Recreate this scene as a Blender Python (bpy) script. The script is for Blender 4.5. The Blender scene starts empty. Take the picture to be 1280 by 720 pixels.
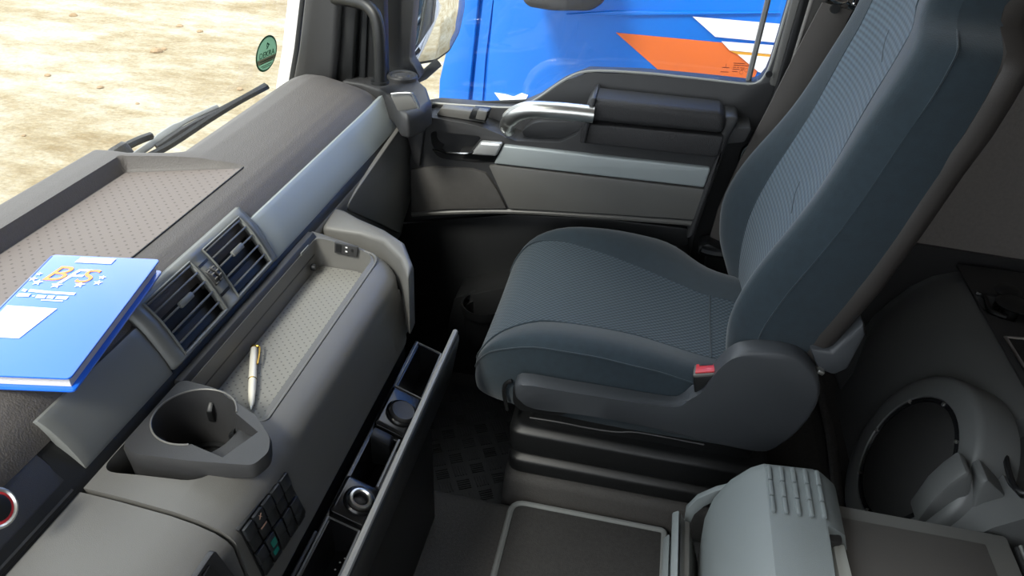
import bpy, bmesh, math, random
from mathutils import Vector, Matrix
random.seed(7)
# ------------------------------------------------------------------ camera, world, light
SC = bpy.context.scene
COL = SC.collection
H = 1.42                                   # camera height above the footwell floor
F, LX, LY, ROLL = 950.0, 230.0, -610.0, math.radians(3.5)


def _axes():
    yd = Vector((LX, LY, F)).normalized()
    s = math.tan(ROLL)
    a = (-F * F - LY * (LY - s * LX)) / (LX + s * LY)
    b = LY + s * (a - LX)
    xd = Vector((a, b, F))
    if a < 0:
        xd = -xd
    xd.normalize()
    zd = xd.cross(yd)
    if zd.y > 0:
        zd = -zd
    return xd, yd, zd


AX = _axes()
CAM = Vector((0, 0, H))


def w_of(c):
    return Vector((AX[0].dot(c), AX[1].dot(c), AX[2].dot(c)))


cam_data = bpy.data.cameras.new('camera')
cam = bpy.data.objects.new('camera', cam_data)
COL.objects.link(cam)
_r, _u, _b = w_of(Vector((1, 0, 0))), w_of(Vector((0, -1, 0))), w_of(Vector((0, 0, -1)))
cam.matrix_world = Matrix(((_r.x, _u.x, _b.x, CAM.x), (_r.y, _u.y, _b.y, CAM.y), (_r.z, _u.z, _b.z, CAM.z), (0, 0, 0, 1)))
cam_data.sensor_width = 36
cam_data.lens = F / 1280 * 36
cam_data.clip_start = 0.02
SC.camera = cam

wd = bpy.data.worlds.new('World')
SC.world = wd
wd.use_nodes = True
_bg = wd.node_tree.nodes['Background']
_bg.inputs[0].default_value = (0.90, 0.95, 1.0, 1)
_bg.inputs[1].default_value = 1.5
sun_d = bpy.data.lights.new('sun_offscreen', 'SUN')
sun_d.energy = 2.5
sun_d.angle = math.radians(14)
sun_d.color = (1, 0.95, 0.86)
sun = bpy.data.objects.new('sun_offscreen', sun_d)
COL.objects.link(sun)
sun.rotation_euler = Vector((0.25, 0.62, -0.74)).to_track_quat('-Z', 'Y').to_euler()
SC.view_settings.view_transform = 'Standard'
SC.view_settings.look = 'None'
SC.view_settings.gamma = 1
SC.view_settings.use_curve_mapping = False
SC.view_settings.exposure = 0.95

# ------------------------------------------------------------------ helpers


def U(px, py, x=None, y=None, z=None):
    """a photograph pixel carried out to the real plane x=, y= or z= on which the thing stands"""
    d = w_of(Vector((px - 640, py - 360, F)))
    if y is not None:
        t = (y - CAM.y) / d.y
    elif z is not None:
        t = (z - CAM.z) / d.z
    else:
        t = (x - CAM.x) / d.x
    return CAM + d * t


def lin(c):
    return tuple(((v / 255) / 12.92 if v / 255 <= .04045 else ((v / 255 + .055) / 1.055) ** 2.4) for v in c)


MATS = {}


def mat(name, rgb, rough=.5, metal=0., grain=0., gscale=900., vary=.0, vscale=12., sheen=0., spec=.5, coat=0., trans=0.):
    """plain plastic / metal / cloth: colour, gloss, fine grain relief and slight colour variation"""
    if name in MATS:
        return MATS[name]
    m = bpy.data.materials.new(name)
    m.use_nodes = True
    nt = m.node_tree
    p = nt.nodes['Principled BSDF']
    c = lin(rgb) + (1,)
    p.inputs['Base Color'].default_value = c
    p.inputs['Roughness'].default_value = rough
    p.inputs['Metallic'].default_value = metal
    p.inputs['Specular IOR Level'].default_value = spec
    p.inputs['Sheen Weight'].default_value = sheen
    p.inputs['Coat Weight'].default_value = coat
    if grain or vary:
        tc = nt.nodes.new('ShaderNodeTexCoord')
    if grain:
        n = nt.nodes.new('ShaderNodeTexNoise')
        n.inputs['Scale'].default_value = gscale
        n.inputs['Detail'].default_value = 2
        nt.links.new(tc.outputs['Object'], n.inputs['Vector'])
        b = nt.nodes.new('ShaderNodeBump')
        b.inputs['Strength'].default_value = grain
        b.inputs['Distance'].default_value = .001
        nt.links.new(n.outputs['Fac'], b.inputs['Height'])
        nt.links.new(b.outputs['Normal'], p.inputs['Normal'])
    if vary:
        n2 = nt.nodes.new('ShaderNodeTexNoise')
        n2.inputs['Scale'].default_value = vscale
        n2.inputs['Detail'].default_value = 6
        nt.links.new(tc.outputs['Object'], n2.inputs['Vector'])
        r = nt.nodes.new('ShaderNodeMapRange')
        r.inputs[3].default_value = 1 - vary
        r.inputs[4].default_value = 1 + vary
        nt.links.new(n2.outputs['Fac'], r.inputs[0])
        mx = nt.nodes.new('ShaderNodeVectorMath')
        mx.operation = 'SCALE'
        mx.inputs[0].default_value = c[:3]
        nt.links.new(r.outputs[0], mx.inputs['Scale'])
        nt.links.new(mx.outputs[0], p.inputs['Base Color'])
    MATS[name] = m
    return m


def dots_mat(name, rgb, dot, pitch, rad, rough=.7):
    """rubber mat with a regular field of small dimples"""
    m = mat(name, rgb, rough, grain=.25, gscale=1500)
    nt = m.node_tree
    p = nt.nodes['Principled BSDF']
    tc = nt.nodes.new('ShaderNodeTexCoord')
    sc = nt.nodes.new('ShaderNodeVectorMath'); sc.operation = 'SCALE'; sc.inputs['Scale'].default_value = 1 / pitch
    nt.links.new(tc.outputs['Object'], sc.inputs[0])
    rot = nt.nodes.new('ShaderNodeVectorRotate'); rot.rotation_type = 'Z_AXIS'; rot.inputs['Angle'].default_value = math.radians(45)
    nt.links.new(sc.outputs[0], rot.inputs['Vector'])
    fr = nt.nodes.new('ShaderNodeVectorMath'); fr.operation = 'FRACTION'
    nt.links.new(rot.outputs[0], fr.inputs[0])
    mul = nt.nodes.new('ShaderNodeVectorMath'); mul.operation = 'MULTIPLY'; mul.inputs[1].default_value = (1, 1, 0)
    nt.links.new(fr.outputs[0], mul.inputs[0])
    di = nt.nodes.new('ShaderNodeVectorMath'); di.operation = 'DISTANCE'; di.inputs[1].default_value = (.5, .5, 0)
    nt.links.new(mul.outputs[0], di.inputs[0])
    mr = nt.nodes.new('ShaderNodeMapRange'); mr.inputs[1].default_value = rad; mr.inputs[2].default_value = rad * 1.5
    nt.links.new(di.outputs['Value'], mr.inputs[0])
    mx = nt.nodes.new('ShaderNodeMix'); mx.data_type = 'RGBA'
    mx.inputs['A'].default_value = lin(dot) + (1,)
    mx.inputs['B'].default_value = lin(rgb) + (1,)
    nt.links.new(mr.outputs[0], mx.inputs['Factor'])
    nt.links.new(mx.outputs['Result'], p.inputs['Base Color'])
    return m


def weave_mat(name, rgb, dark, sx, sy, angle=0., rough=.85, wx=1., wy=.6):
    """ribbed upholstery: fine parallel ridges broken into short stitches"""
    m = mat(name, rgb, rough, sheen=.2)
    nt = m.node_tree
    p = nt.nodes['Principled BSDF']
    tc = nt.nodes.new('ShaderNodeTexCoord')
    rot = nt.nodes.new('ShaderNodeVectorRotate'); rot.rotation_type = 'Z_AXIS'; rot.inputs['Angle'].default_value = angle
    nt.links.new(tc.outputs['UV'], rot.inputs['Vector'])
    sep = nt.nodes.new('ShaderNodeSeparateXYZ')
    nt.links.new(rot.outputs[0], sep.inputs[0])

    def wave(o, s, off=None):
        a = nt.nodes.new('ShaderNodeMath'); a.operation = 'MULTIPLY'; a.inputs[1].default_value = s
        nt.links.new(o, a.inputs[0])
        src = a.outputs[0]
        if off is not None:
            b = nt.nodes.new('ShaderNodeMath'); b.operation = 'ADD'
            nt.links.new(src, b.inputs[0]); nt.links.new(off, b.inputs[1])
            src = b.outputs[0]
        c = nt.nodes.new('ShaderNodeMath'); c.operation = 'SINE'
        nt.links.new(src, c.inputs[0])
        return c.outputs[0]
    w1 = wave(sep.outputs['X'], sx * 6.283)
    w2 = wave(sep.outputs['Y'], sy * 6.283)
    ad = nt.nodes.new('ShaderNodeMath'); ad.operation = 'MULTIPLY_ADD'; ad.inputs[1].default_value = wy
    sc1 = nt.nodes.new('ShaderNodeMath'); sc1.operation = 'MULTIPLY'; sc1.inputs[1].default_value = wx
    nt.links.new(w1, sc1.inputs[0]); nt.links.new(w2, ad.inputs[0]); nt.links.new(sc1.outputs[0], ad.inputs[2])
    mr = nt.nodes.new('ShaderNodeMapRange'); mr.inputs[1].default_value = -1.0; mr.inputs[2].default_value = 1.0
    nt.links.new(ad.outputs[0], mr.inputs[0])
    mx = nt.nodes.new('ShaderNodeMix'); mx.data_type = 'RGBA'
    mx.inputs['A'].default_value = lin(dark) + (1,)
    mx.inputs['B'].default_value = lin(rgb) + (1,)
    nt.links.new(mr.outputs[0], mx.inputs['Factor'])
    nt.links.new(mx.outputs['Result'], p.inputs['Base Color'])
    b = nt.nodes.new('ShaderNodeBump'); b.inputs['Strength'].default_value = .5; b.inputs['Distance'].default_value = .0015
    nt.links.new(mr.outputs[0], b.inputs['Height'])
    nt.links.new(b.outputs['Normal'], p.inputs['Normal'])
    return m


def glass_mat(name, tint=(1, 1, 1), gloss=.06):
    m = bpy.data.materials.new(name)
    m.use_nodes = True
    nt = m.node_tree
    nt.nodes.remove(nt.nodes['Principled BSDF'])
    t = nt.nodes.new('ShaderNodeBsdfTransparent'); t.inputs[0].default_value = tint + (1,)
    g = nt.nodes.new('ShaderNodeBsdfGlossy'); g.inputs['Roughness'].default_value = .02
    mx = nt.nodes.new('ShaderNodeMixShader'); mx.inputs[0].default_value = gloss
    nt.links.new(t.outputs[0], mx.inputs[1]); nt.links.new(g.outputs[0], mx.inputs[2])
    nt.links.new(mx.outputs[0], nt.nodes['Material Output'].inputs[0])
    MATS[name] = m
    return m


# --- palette
DASH = mat('dash soft plastic', (91, 87, 84), .58, grain=.7, gscale=450, vary=.12, vscale=220)
GREY = mat('grey hard plastic', (98, 97, 94), .38, grain=.2, gscale=1200, vary=.05)
LGREY = GREY
CHAR = mat('charcoal plastic', (50, 50, 51), .46, grain=.3, gscale=1100, vary=.05)
BLACKP = mat('black plastic', (24, 25, 26), .42, grain=.2, gscale=1100)
GLOSSB = mat('gloss black plastic', (24, 25, 27), .22, grain=.1)
DEEP = BLACKP
SILVER = mat('silver painted plastic', (158, 165, 166), .42, metal=.2)
SILVERD = mat('grey metallic plastic', (120, 122, 120), .42, metal=.2)
CHROME = mat('brushed aluminium', (216, 216, 212), .30, metal=.95)
CHROMEB = mat('bright chrome', (225, 225, 225), .12, metal=1.)
VELOUR = mat('blue grey velour', (29, 44, 53), .9, grain=.4, gscale=500, vary=.3, vscale=70, sheen=.3)
VELOURD = VELOUR
VELOURM = VELOUR
RIB = weave_mat('ribbed blue grey seat cloth', (60, 76, 86), (34, 46, 54), 130, 120, angle=.785)
RIBB = weave_mat('horizontal rib blue grey seat cloth', (72, 90, 102), (44, 59, 70), 60, 105, wx=.2, wy=.9)
SHELL = mat('brown grey seat shell plastic', (54, 51, 49), .5, grain=.3)
COVER = mat('blue grey seat cover plastic', (66, 69, 73), .42, grain=.25, gscale=1300)
RUBBER = mat('black rubber', (22, 24, 26), .55, grain=.3)
CARPET = mat('dark grey carpet', (74, 73, 72), .95, grain=1.0, gscale=500, vary=.45, vscale=190)
CARPETM = mat('charcoal mat pile', (48, 48, 48), .95, grain=1.0, gscale=500, vary=.4, vscale=160)
BORDER = mat('grey mat binding', (116, 120, 120), .9, grain=.6, gscale=1200)
VINYL = mat('dark vinyl floor', (62, 61, 60), .75, grain=1.0, gscale=350, vary=.28, vscale=170)
FABRICW = mat('grey beige wall fabric', (126, 121, 117), .95, grain=1., gscale=160, vary=.16, vscale=120)
WEBBING = mat('grey belt webbing', (92, 88, 85), .8, grain=.5, gscale=900)
BLACKW = mat('black belt webbing', (16, 18, 22), .85, grain=.5, gscale=900)
WHITEP = mat('white vehicle paint', (240, 240, 238), .25, coat=.5)
BLUET = mat('blue vehicle paint', (0, 108, 208), .22, coat=.6, vary=.04, vscale=2)
BLUED = mat('deep blue vehicle paint', (2, 78, 165), .3, coat=.4)
ORANGE = mat('orange film', (226, 110, 44), .4)
YELLOW = mat('yellow film', (225, 160, 50), .4)
WHITEF = mat('white film', (245, 245, 243), .4)
ARMG = mat('light blue grey plastic', (124, 131, 132), .5, grain=.4, gscale=900, vary=.04)
FBLUE = mat('blue card cover', (28, 108, 228), .3, coat=1.)
FBLUED = FBLUE
PAPER = mat('white paper', (238, 238, 236), .7)
PAPERG = mat('shaded grey paper', (205, 200, 196), .8, grain=.6, gscale=600)  # white paper greyed, some shade of the page edges kept in the colour
PALEOR = mat('orange print', (242, 156, 88), .5)
GOLD = mat('brass', (200, 160, 70), .25, metal=1.)
PENW = mat('cream pen barrel', (225, 220, 205), .3, coat=.4)
RED = mat('red button', (205, 60, 66), .35)
TEAL = mat('teal switch lens', (0, 120, 105), .3)
AMBER = mat('pale amber mark', (205, 165, 140), .5)
def translucent(name, rgb):
    m = mat(name, rgb, .5); nt = m.node_tree
    t = nt.nodes.new('ShaderNodeBsdfTranslucent'); t.inputs[0].default_value = lin(rgb) + (1,)
    mx = nt.nodes.new('ShaderNodeMixShader'); mx.inputs[0].default_value = .6
    nt.links.new(nt.nodes['Principled BSDF'].outputs[0], mx.inputs[1]); nt.links.new(t.outputs[0], mx.inputs[2])
    nt.links.new(mx.outputs[0], nt.nodes['Material Output'].inputs[0])
    return m


GREEN = translucent('sticker film green', (172, 202, 184)); PINKY = translucent('sticker film beige', (196, 184, 166)); GREEND = translucent('sticker film dark green', (48, 98, 72))
GLASS = glass_mat('clear window glass', (.97, .985, .98), .035)
MIRROR = mat('mirror silver', (235, 238, 240), .02, metal=1.)
TRAYMAT = dots_mat('dimpled tray mat', (118, 110, 105), (92, 84, 81), .0125, .12)
SHELFMAT = dots_mat('dimpled shelf mat', (126, 125, 120), (90, 89, 86), .009, .12)


def empty(name, loc, label=None, cat=None, group=None, kind=None):
    o = bpy.data.objects.new(name, None)
    COL.objects.link(o)
    o.location = loc
    o.empty_display_size = .05
    tag(o, label, cat, group, kind)
    return o


def tag(o, label=None, cat=None, group=None, kind=None):
    if label: o['label'] = label
    if cat: o['category'] = cat
    if group: o['group'] = group
    if kind: o['kind'] = kind
    return o


class G:
    """a mesh under construction, in world coordinates"""

    def __init__(s):
        s.bm = bmesh.new()

    def poly(s, pts):
        return s.bm.faces.new([s.bm.verts.new(p) for p in pts])

    def prism(s, pts, vec):
        vec = Vector(vec)
        a = [s.bm.verts.new(Vector(p)) for p in pts]
        b = [s.bm.verts.new(Vector(p) + vec) for p in pts]
        n = len(pts)
        s.bm.faces.new(a); s.bm.faces.new(b[::-1])
        for i in range(n):
            s.bm.faces.new((a[i], a[(i + 1) % n], b[(i + 1) % n], b[i]))
        return s

    def box(s, lo, hi):
        return s.prism([(lo[0], lo[1], lo[2]), (hi[0], lo[1], lo[2]), (hi[0], hi[1], lo[2]), (lo[0], hi[1], lo[2])], (0, 0, hi[2] - lo[2]))

    def obox(s, c, size, M):
        """box turned by the 3x3 matrix M about its centre c"""
        c = Vector(c)
        hx, hy, hz = [v / 2 for v in size]
        base = [c + M @ Vector(p) for p in ((-hx, -hy, -hz), (hx, -hy, -hz), (hx, hy, -hz), (-hx, hy, -hz))]
        return s.prism(base, M @ Vector((0, 0, size[2])))

    def loft(s, loops, closed=True, caps=True):
        rows = [[s.bm.verts.new(p) for p in lp] for lp in loops]
        n = len(rows[0])
        for r0, r1 in zip(rows, rows[1:]):
            for k in range(n if closed else n - 1):
                s.bm.faces.new((r0[k], r0[(k + 1) % n], r1[(k + 1) % n], r1[k]))
        if caps and closed:
            s.bm.faces.new(rows[0][::-1]); s.bm.faces.new(rows[-1])
        return s

    def tube(s, path, rad, n=10, smooth=0, flat=1.0):
        path = [Vector(p) for p in path]
        if smooth: path = catmull(path, smooth)
        loops, up = [], None
        m = len(path)
        for i, p in enumerate(path):
            t = (path[min(i + 1, m - 1)] - path[max(i - 1, 0)]).normalized()
            if up is None:
                up = t.orthogonal().normalized()
            up = (up - t * up.dot(t)).normalized()
            sd = t.cross(up)
            r = rad[min(i, len(rad) - 1)] if isinstance(rad, (list, tuple)) else rad
            loops.append([p + up * (math.cos(2 * math.pi * k / n) * r * flat) + sd * (math.sin(2 * math.pi * k / n) * r) for k in range(n)])
        return s.loft(loops)

    def lathe(s, prof, c, axis=(0, 0, 1), n=24, close=True):
        """prof: (radius, height) along axis from c"""
        ax = Vector(axis).normalized()
        u = ax.orthogonal().normalized(); v = ax.cross(u)
        c = Vector(c)
        loops = [[c + ax * h + (u * math.cos(2 * math.pi * k / n) + v * math.sin(2 * math.pi * k / n)) * max(r, 1e-4) for k in range(n)] for r, h in prof]
        return s.loft(loops, caps=close)

    def obj(s, name, m, parent=None, bevel=0., seg=2, angle=38, smooth=True, sub=0, solid=0., recalc=True):
        bm = s.bm
        if recalc:
            bmesh.ops.recalc_face_normals(bm, faces=bm.faces)
        if bevel:
            es = [e for e in bm.edges if len(e.link_faces) == 2 and e.calc_face_angle(0) > math.radians(28)]
            bmesh.ops.bevel(bm, geom=es, offset=bevel, segments=seg, profile=.5, affect='EDGES', clamp_overlap=True)
        me = bpy.data.meshes.new(name)
        bm.to_mesh(me); bm.free()
        me.materials.append(m)
        if smooth:
            for p in me.polygons: p.use_smooth = True
            if not sub: me.set_sharp_from_angle(angle=math.radians(angle))
        o = bpy.data.objects.new(name, me)
        COL.objects.link(o)
        put(o, parent)
        if solid:
            md = o.modifiers.new('s', 'SOLIDIFY'); md.thickness = solid; md.offset = -1
        if sub:
            md = o.modifiers.new('u', 'SUBSURF'); md.levels = md.render_levels = sub
        return o


def put(o, parent):
    """parent while keeping the world place (meshes are built in world coordinates)"""
    if parent is None:
        return
    o.parent = parent
    M = Matrix.Translation(world_loc(parent))
    o.matrix_parent_inverse = M.inverted()


def world_loc(o):
    v = Vector(o.location)
    return v


def catmull(pts, k=6, closed=False):
    pts = [Vector(p) for p in pts]
    n = len(pts)
    out = []
    for i in range(n if closed else n - 1):
        if closed:
            p0, p1, p2, p3 = pts[i - 1], pts[i], pts[(i + 1) % n], pts[(i + 2) % n]
        else:
            p0, p1, p2, p3 = pts[max(i - 1, 0)], pts[i], pts[i + 1], pts[min(i + 2, n - 1)]
        for j in range(k):
            t = j / k
            out.append(.5 * ((2 * p1) + (p2 - p0) * t + (2 * p0 - 5 * p1 + 4 * p2 - p3) * t * t + (3 * p1 - p0 - 3 * p2 + p3) * t ** 3))
    if not closed: out.append(pts[-1])
    return out


def rnd(pts, r, n=5):
    """round the corners of a flat polygon"""
    pts = [Vector(p) for p in pts]
    out = []
    m = len(pts)
    for i, p in enumerate(pts):
        rr = r[i] if isinstance(r, (list, tuple)) else r
        a, b = pts[i - 1] - p, pts[(i + 1) % m] - p
        q = min(rr, a.length * .45, b.length * .45)
        if q <= 1e-5:
            out.append(p); continue
        A, B = p + a.normalized() * q, p + b.normalized() * q
        for k in range(n + 1):
            t = k / n
            out.append(A * (1 - t) ** 2 + p * (2 * t * (1 - t)) + B * t * t)
    return out


def lerp(a, b, t): return a + (b - a) * t


def sstep(a, b, x):
    t = min(1, max(0, (x - a) / (b - a))); return t * t * (3 - 2 * t)


def interp(tab, x):
    if x <= tab[0][0]: return tab[0][1]
    for (x0, v0), (x1, v1) in zip(tab, tab[1:]):
        if x <= x1: return v0 + (v1 - v0) * (x - x0) / (x1 - x0)
    return tab[-1][1]


def cut(o, cutters):
    """carve closed cutters out of a mesh object"""
    tmp = []
    for g in cutters:
        bmesh.ops.recalc_face_normals(g.bm, faces=g.bm.faces)
        me = bpy.data.meshes.new('c'); g.bm.to_mesh(me); g.bm.free()
        c = bpy.data.objects.new('c', me); COL.objects.link(c); tmp.append(c)
        md = o.modifiers.new('b', 'BOOLEAN'); md.operation = 'DIFFERENCE'; md.object = c; md.solver = 'EXACT'
    dg = bpy.context.evaluated_depsgraph_get()
    dg.update()
    ne = bpy.data.meshes.new_from_object(o.evaluated_get(dg))
    o.modifiers.clear()
    o.data = ne
    for p in ne.polygons: p.use_smooth = True
    ne.set_sharp_from_angle(angle=math.radians(35))
    for c in tmp: bpy.data.objects.remove(c)
    return o


def text(name, body, size, origin, xdir, ydir, m, parent, ext=.0004, shear=0.):
    """raised or printed lettering lying in the plane xdir / ydir"""
    cu = bpy.data.curves.new('t', 'FONT')
    cu.body = body; cu.size = size; cu.extrude = ext; cu.shear = shear
    cu.align_x = 'CENTER'; cu.align_y = 'CENTER'
    to = bpy.data.objects.new('t', cu); COL.objects.link(to)
    dg = bpy.context.evaluated_depsgraph_get(); dg.update()
    me = bpy.data.meshes.new_from_object(to.evaluated_get(dg))
    bpy.data.objects.remove(to)
    X = Vector(xdir).normalized(); Y = Vector(ydir); Y = (Y - X * Y.dot(X)).normalized(); Z = X.cross(Y)
    o0 = Vector(origin)
    for v in me.vertices:
        v.co = o0 + X * v.co.x + Y * v.co.y + Z * v.co.z
    me.materials.clear(); me.materials.append(m)
    o = bpy.data.objects.new(name, me); COL.objects.link(o)
    put(o, parent)
    return o


def P(x, dz, y):
    """point given by its drop below the camera height"""
    return Vector((x, y, H - dz))

# ------------------------------------------------------------------ outside: ground, neighbouring truck
def ground_mat():
    m = bpy.data.materials.new('pale sandy gravel'); m.use_nodes = True
    nt = m.node_tree; p = nt.nodes['Principled BSDF']; p.inputs['Roughness'].default_value = .95
    tc = nt.nodes.new('ShaderNodeTexCoord')
    mp = nt.nodes.new('ShaderNodeMapping'); mp.inputs['Rotation'].default_value = (0, 0, .5); mp.inputs['Scale'].default_value = (.8, 1.5, 1)
    nt.links.new(tc.outputs['Object'], mp.inputs[0])

    def noise(s, d, src, rgh=.6):
        n = nt.nodes.new('ShaderNodeTexNoise'); n.inputs['Scale'].default_value = s; n.inputs['Detail'].default_value = d
        n.inputs['Roughness'].default_value = rgh
        nt.links.new(src, n.inputs['Vector']); return n
    n1 = noise(1.1, 14, mp.outputs[0], .80)
    n2 = noise(26, 8, tc.outputs['Object'], .75)
    r = nt.nodes.new('ShaderNodeValToRGB')
    e = r.color_ramp.elements
    e[0].position = .36; e[0].color = lin((128, 110, 78)) + (1,)
    e[1].position = .60; e[1].color = lin((174, 168, 152)) + (1,)
    x = e.new(.47); x.color = lin((152, 139, 112)) + (1,)
    nt.links.new(n1.outputs['Fac'], r.inputs[0])
    r2 = nt.nodes.new('ShaderNodeMapRange'); r2.inputs[1].default_value = .3; r2.inputs[2].default_value = .7; r2.inputs[3].default_value = .72; r2.inputs[4].default_value = 1.2
    nt.links.new(n2.outputs['Fac'], r2.inputs[0])
    mx = nt.nodes.new('ShaderNodeVectorMath'); mx.operation = 'SCALE'
    nt.links.new(r.outputs[0], mx.inputs[0]); nt.links.new(r2.outputs[0], mx.inputs['Scale'])
    nt.links.new(mx.outputs[0], p.inputs['Base Color'])
    b = nt.nodes.new('ShaderNodeBump'); b.inputs['Strength'].default_value = .6; b.inputs['Distance'].default_value = .03
    nt.links.new(n2.outputs['Fac'], b.inputs['Height']); nt.links.new(b.outputs['Normal'], p.inputs['Normal'])
    return m


GZ = -1.3
g = G(); g.box((-40, -25, GZ - .2), (25, 45, GZ))
tag(g.obj('ground', ground_mat(), smooth=False), 'pale sandy gravel yard with tan streaks outside the windscreen', 'ground', kind='structure')
# a few stones strewn on it
for i, (px, py, s) in enumerate([(196, 65, .10), (250, 40, .06), (60, 95, .05), (205, 62, .05), (126, 110, .05), (300, 112, .05), (92, 20, .08), (172, 130, .03), (30, 170, .03), (225, 33, .06)]):
    c = U(px, py, z=GZ)
    g = G()
    prof = [(s * .1, 0), (s * .62, s * .02), (s * .66, s * .2), (s * .4, s * .42), (s * .06, s * .48)]
    g.lathe(prof, c, n=8)
    for v in g.bm.verts: v.co += Vector((random.uniform(-1, 1), random.uniform(-1, 1), 0)) * s * .12
    tag(g.obj('stone', mat('brown stone', (150, 128, 100), .95, vary=.2), angle=20),
        'small brown stone lying on the pale gravel yard', 'stone', 'stones on the gravel')

TY = 3.0
truck = empty('blue_truck', (.3, TY, GZ), 'bright blue truck cab with white and orange arrow stripes beside the door', 'truck')


def on_truck(px, off=0.): return [U(a, b, y=TY - off) for a, b in px]


def tp(name, px, m, off, th, r=0., bevel=.0):
    """a panel or film lying on the truck's flank"""
    pts = on_truck(px, off)
    for p in pts: p.y = TY - off
    if r: pts = rnd(pts, r)
    g = G(); g.prism(pts, (0, th, 0))
    return g.obj(name, m, truck, bevel=bevel)


fx = U(545, 128, y=TY).x
# body with a rounded front corner, seen in plan
plan = [(1.6, TY + .02), (fx + .16, TY + .02), (fx + .06, TY + .06), (fx + .0, TY + .16), (fx - .03, TY + .4), (fx - .03, TY + 2.3), (1.6, TY + 2.3)]
g = G(); g.prism([(x, y, -.55) for x, y in plan], (0, 0, 3.2)); g.obj('cab_body', BLUET, truck, bevel=.01)
g = G(); g.prism([(x * 1 + (.0), y, -.95) for x, y in plan], (0, 0, .38)); g.obj('step_skirt', BLUED, truck, bevel=.01)
for wx in (fx + .55,):
    g = G(); g.lathe([(.05, 0), (.5, 0), (.52, .04), (.52, .3), (.3, .32), (.05, .32)], (wx, TY + .06, GZ + .52), axis=(0, 1, 0), n=32); g.obj('wheel', RUBBER, truck)
tp('door_skin', [(604, 150), (611, 65), (622, -60), (640, -200), (1080, -200), (1070, 180), (700, 210)], BLUET, .0, .03, bevel=.006)
tp('corner_fairing', [(547, 150), (549, 100), (572, 0), (590, -200), (634, -200), (622, -60), (598, 0), (592, 60), (583, 150)], BLUET, .012, .04, bevel=.008)
tp('pillar_panel', [(588, 150), (597, 60), (604, 0), (612, -100), (631, -100), (616, 0), (607, 70), (601, 150)], BLUET, -.008, .03)
tp('crease_line', [(707, 18), (770, 14), (976, 15), (976, 17), (760, 20)], BLUET, .012, .02, bevel=.003)
tp('stripe', [(770, 41), (960, 59), (940, 104), (935, 150), (880, 150), (828, 92)], ORANGE, .004, .004)
tp('stripe', [(866, 21), (1010, 33), (1010, 57), (894, 46)], WHITEF, .008, .004)
tp('stripe', [(902, 52), (1010, 60), (1010, 72), (912, 63)], WHITEF, .010, .004)
tp('stripe', [(912, 63.5), (1010, 72.5), (1010, 78), (922, 68)], YELLOW, .009, .004)
tp('stripe', [(922, 68), (1010, 75), (1010, 108), (948, 90)], WHITEF, .010, .004)
tp('wing_decal', [(618, 116), (632, 118), (642, 121), (652, 116.5), (660, 119), (652, 135), (632, 135)], WHITEF, .006, .004)
mh = tp('mirror_housing', [(652, -60), (652, 2), (660, 10), (690, 15), (738, 15), (752, 6), (757, -2), (765, -60)], CHAR, .30, .25, r=.03, bevel=.03)
tp('mirror_arm', [(690, -30), (740, -30), (740, -10), (690, -10)], BLACKP, .05, .06)

# ------------------------------------------------------------------ the cab's own outside and its mirror
g = G(); g.box((.30, 1.76, -.6), (6.5, 1.80, 2.6))
own = g.obj('cab_flank', WHITEP, None, bevel=.01)
tag(own, 'white painted outer side panel of the cab behind the door', 'side panel', kind='structure')

# exterior rear-view mirror
mir = empty('door_mirror', (-.66, 1.9, .75), 'dark grey door mirror with convex glass reflecting the white cab and yard', 'mirror')
my = 1.95
MC = U(548, 28, y=my)
nrm = Vector((.80, -.60, .02)).normalized()
hz = Vector((0, 0, 1)); hs = hz.cross(nrm).normalized(); hz = nrm.cross(hs)


def on_mir(px, py, off=0.):
    d = w_of(Vector((px - 640, py - 360, F)))
    t = (MC + nrm * off - CAM).dot(nrm) / d.dot(nrm)
    return CAM + d * t


outl = [(524, -60), (520, 0), (513, 72), (520, 78), (545, 74), (562, 62), (574, 40), (580, 12), (584, -60)]
oc = on_mir(548, 10)
out3 = rnd([on_mir(*p) for p in outl], .01)
g = G()
gl = [[p.copy() for p in out3]]
for f, dd in ((.86, .004), (.7, .0075), (.5, .0105), (.3, .0125), (.1, .0135)):
    gl.append([oc + (p - oc) * f + nrm * dd for p in out3])
g.loft(gl, caps=False); g.bm.faces.new([v for v in list(g.bm.verts)[-len(out3):]])
g.obj('mirror_glass', MIRROR, mir, angle=80)
big = [oc + (p - oc) * 1.07 - nrm * .002 for p in out3]
g = G(); g.loft([big, [p - nrm * .03 for p in big], [oc + (p - oc) * .85 - nrm * .12 for p in big]]); g.obj('mirror_housing', BLACKP, mir, bevel=.006)
g = G(); g.prism([U(a, b, y=1.80) for a, b in [(477, -100), (479, 0), (478, 98), (500, 110), (526, 98), (520, 86), (512, 74), (518, 0), (524, -100)]], (0, .05, 0))
g.obj('mirror_foot', CHAR, mir, bevel=.008)
g = G(); g.tube([U(500, 108, y=1.83), U(530, 94, y=1.85), U(548, 78, y=1.88)], .012); g.obj('mirror_arm', CHAR, mir)

# ------------------------------------------------------------------ room shell
floor = empty('floor', (0, .8, 0), 'dark cab floor with carpeted tunnel, vinyl seat platform and footwell', 'floor', kind='structure')
g = G(); g.box((-.75, -.45, -.05), (1.9, 1.72, 0)); g.obj('footwell_floor', VINYL, floor)
# carpeted engine tunnel with a rolled edge towards the footwell
g = G()
prof = rnd([(0, -.45, 0), (0, -.45, .2), (0, 1.055, .2), (0, 1.075, 0)], [0, 0, .03, 0])
g.prism([Vector((-.62, p.y, p.z)) for p in prof], (2.5, 0, 0)); g.obj('tunnel_carpet', CARPET, floor)
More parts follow.
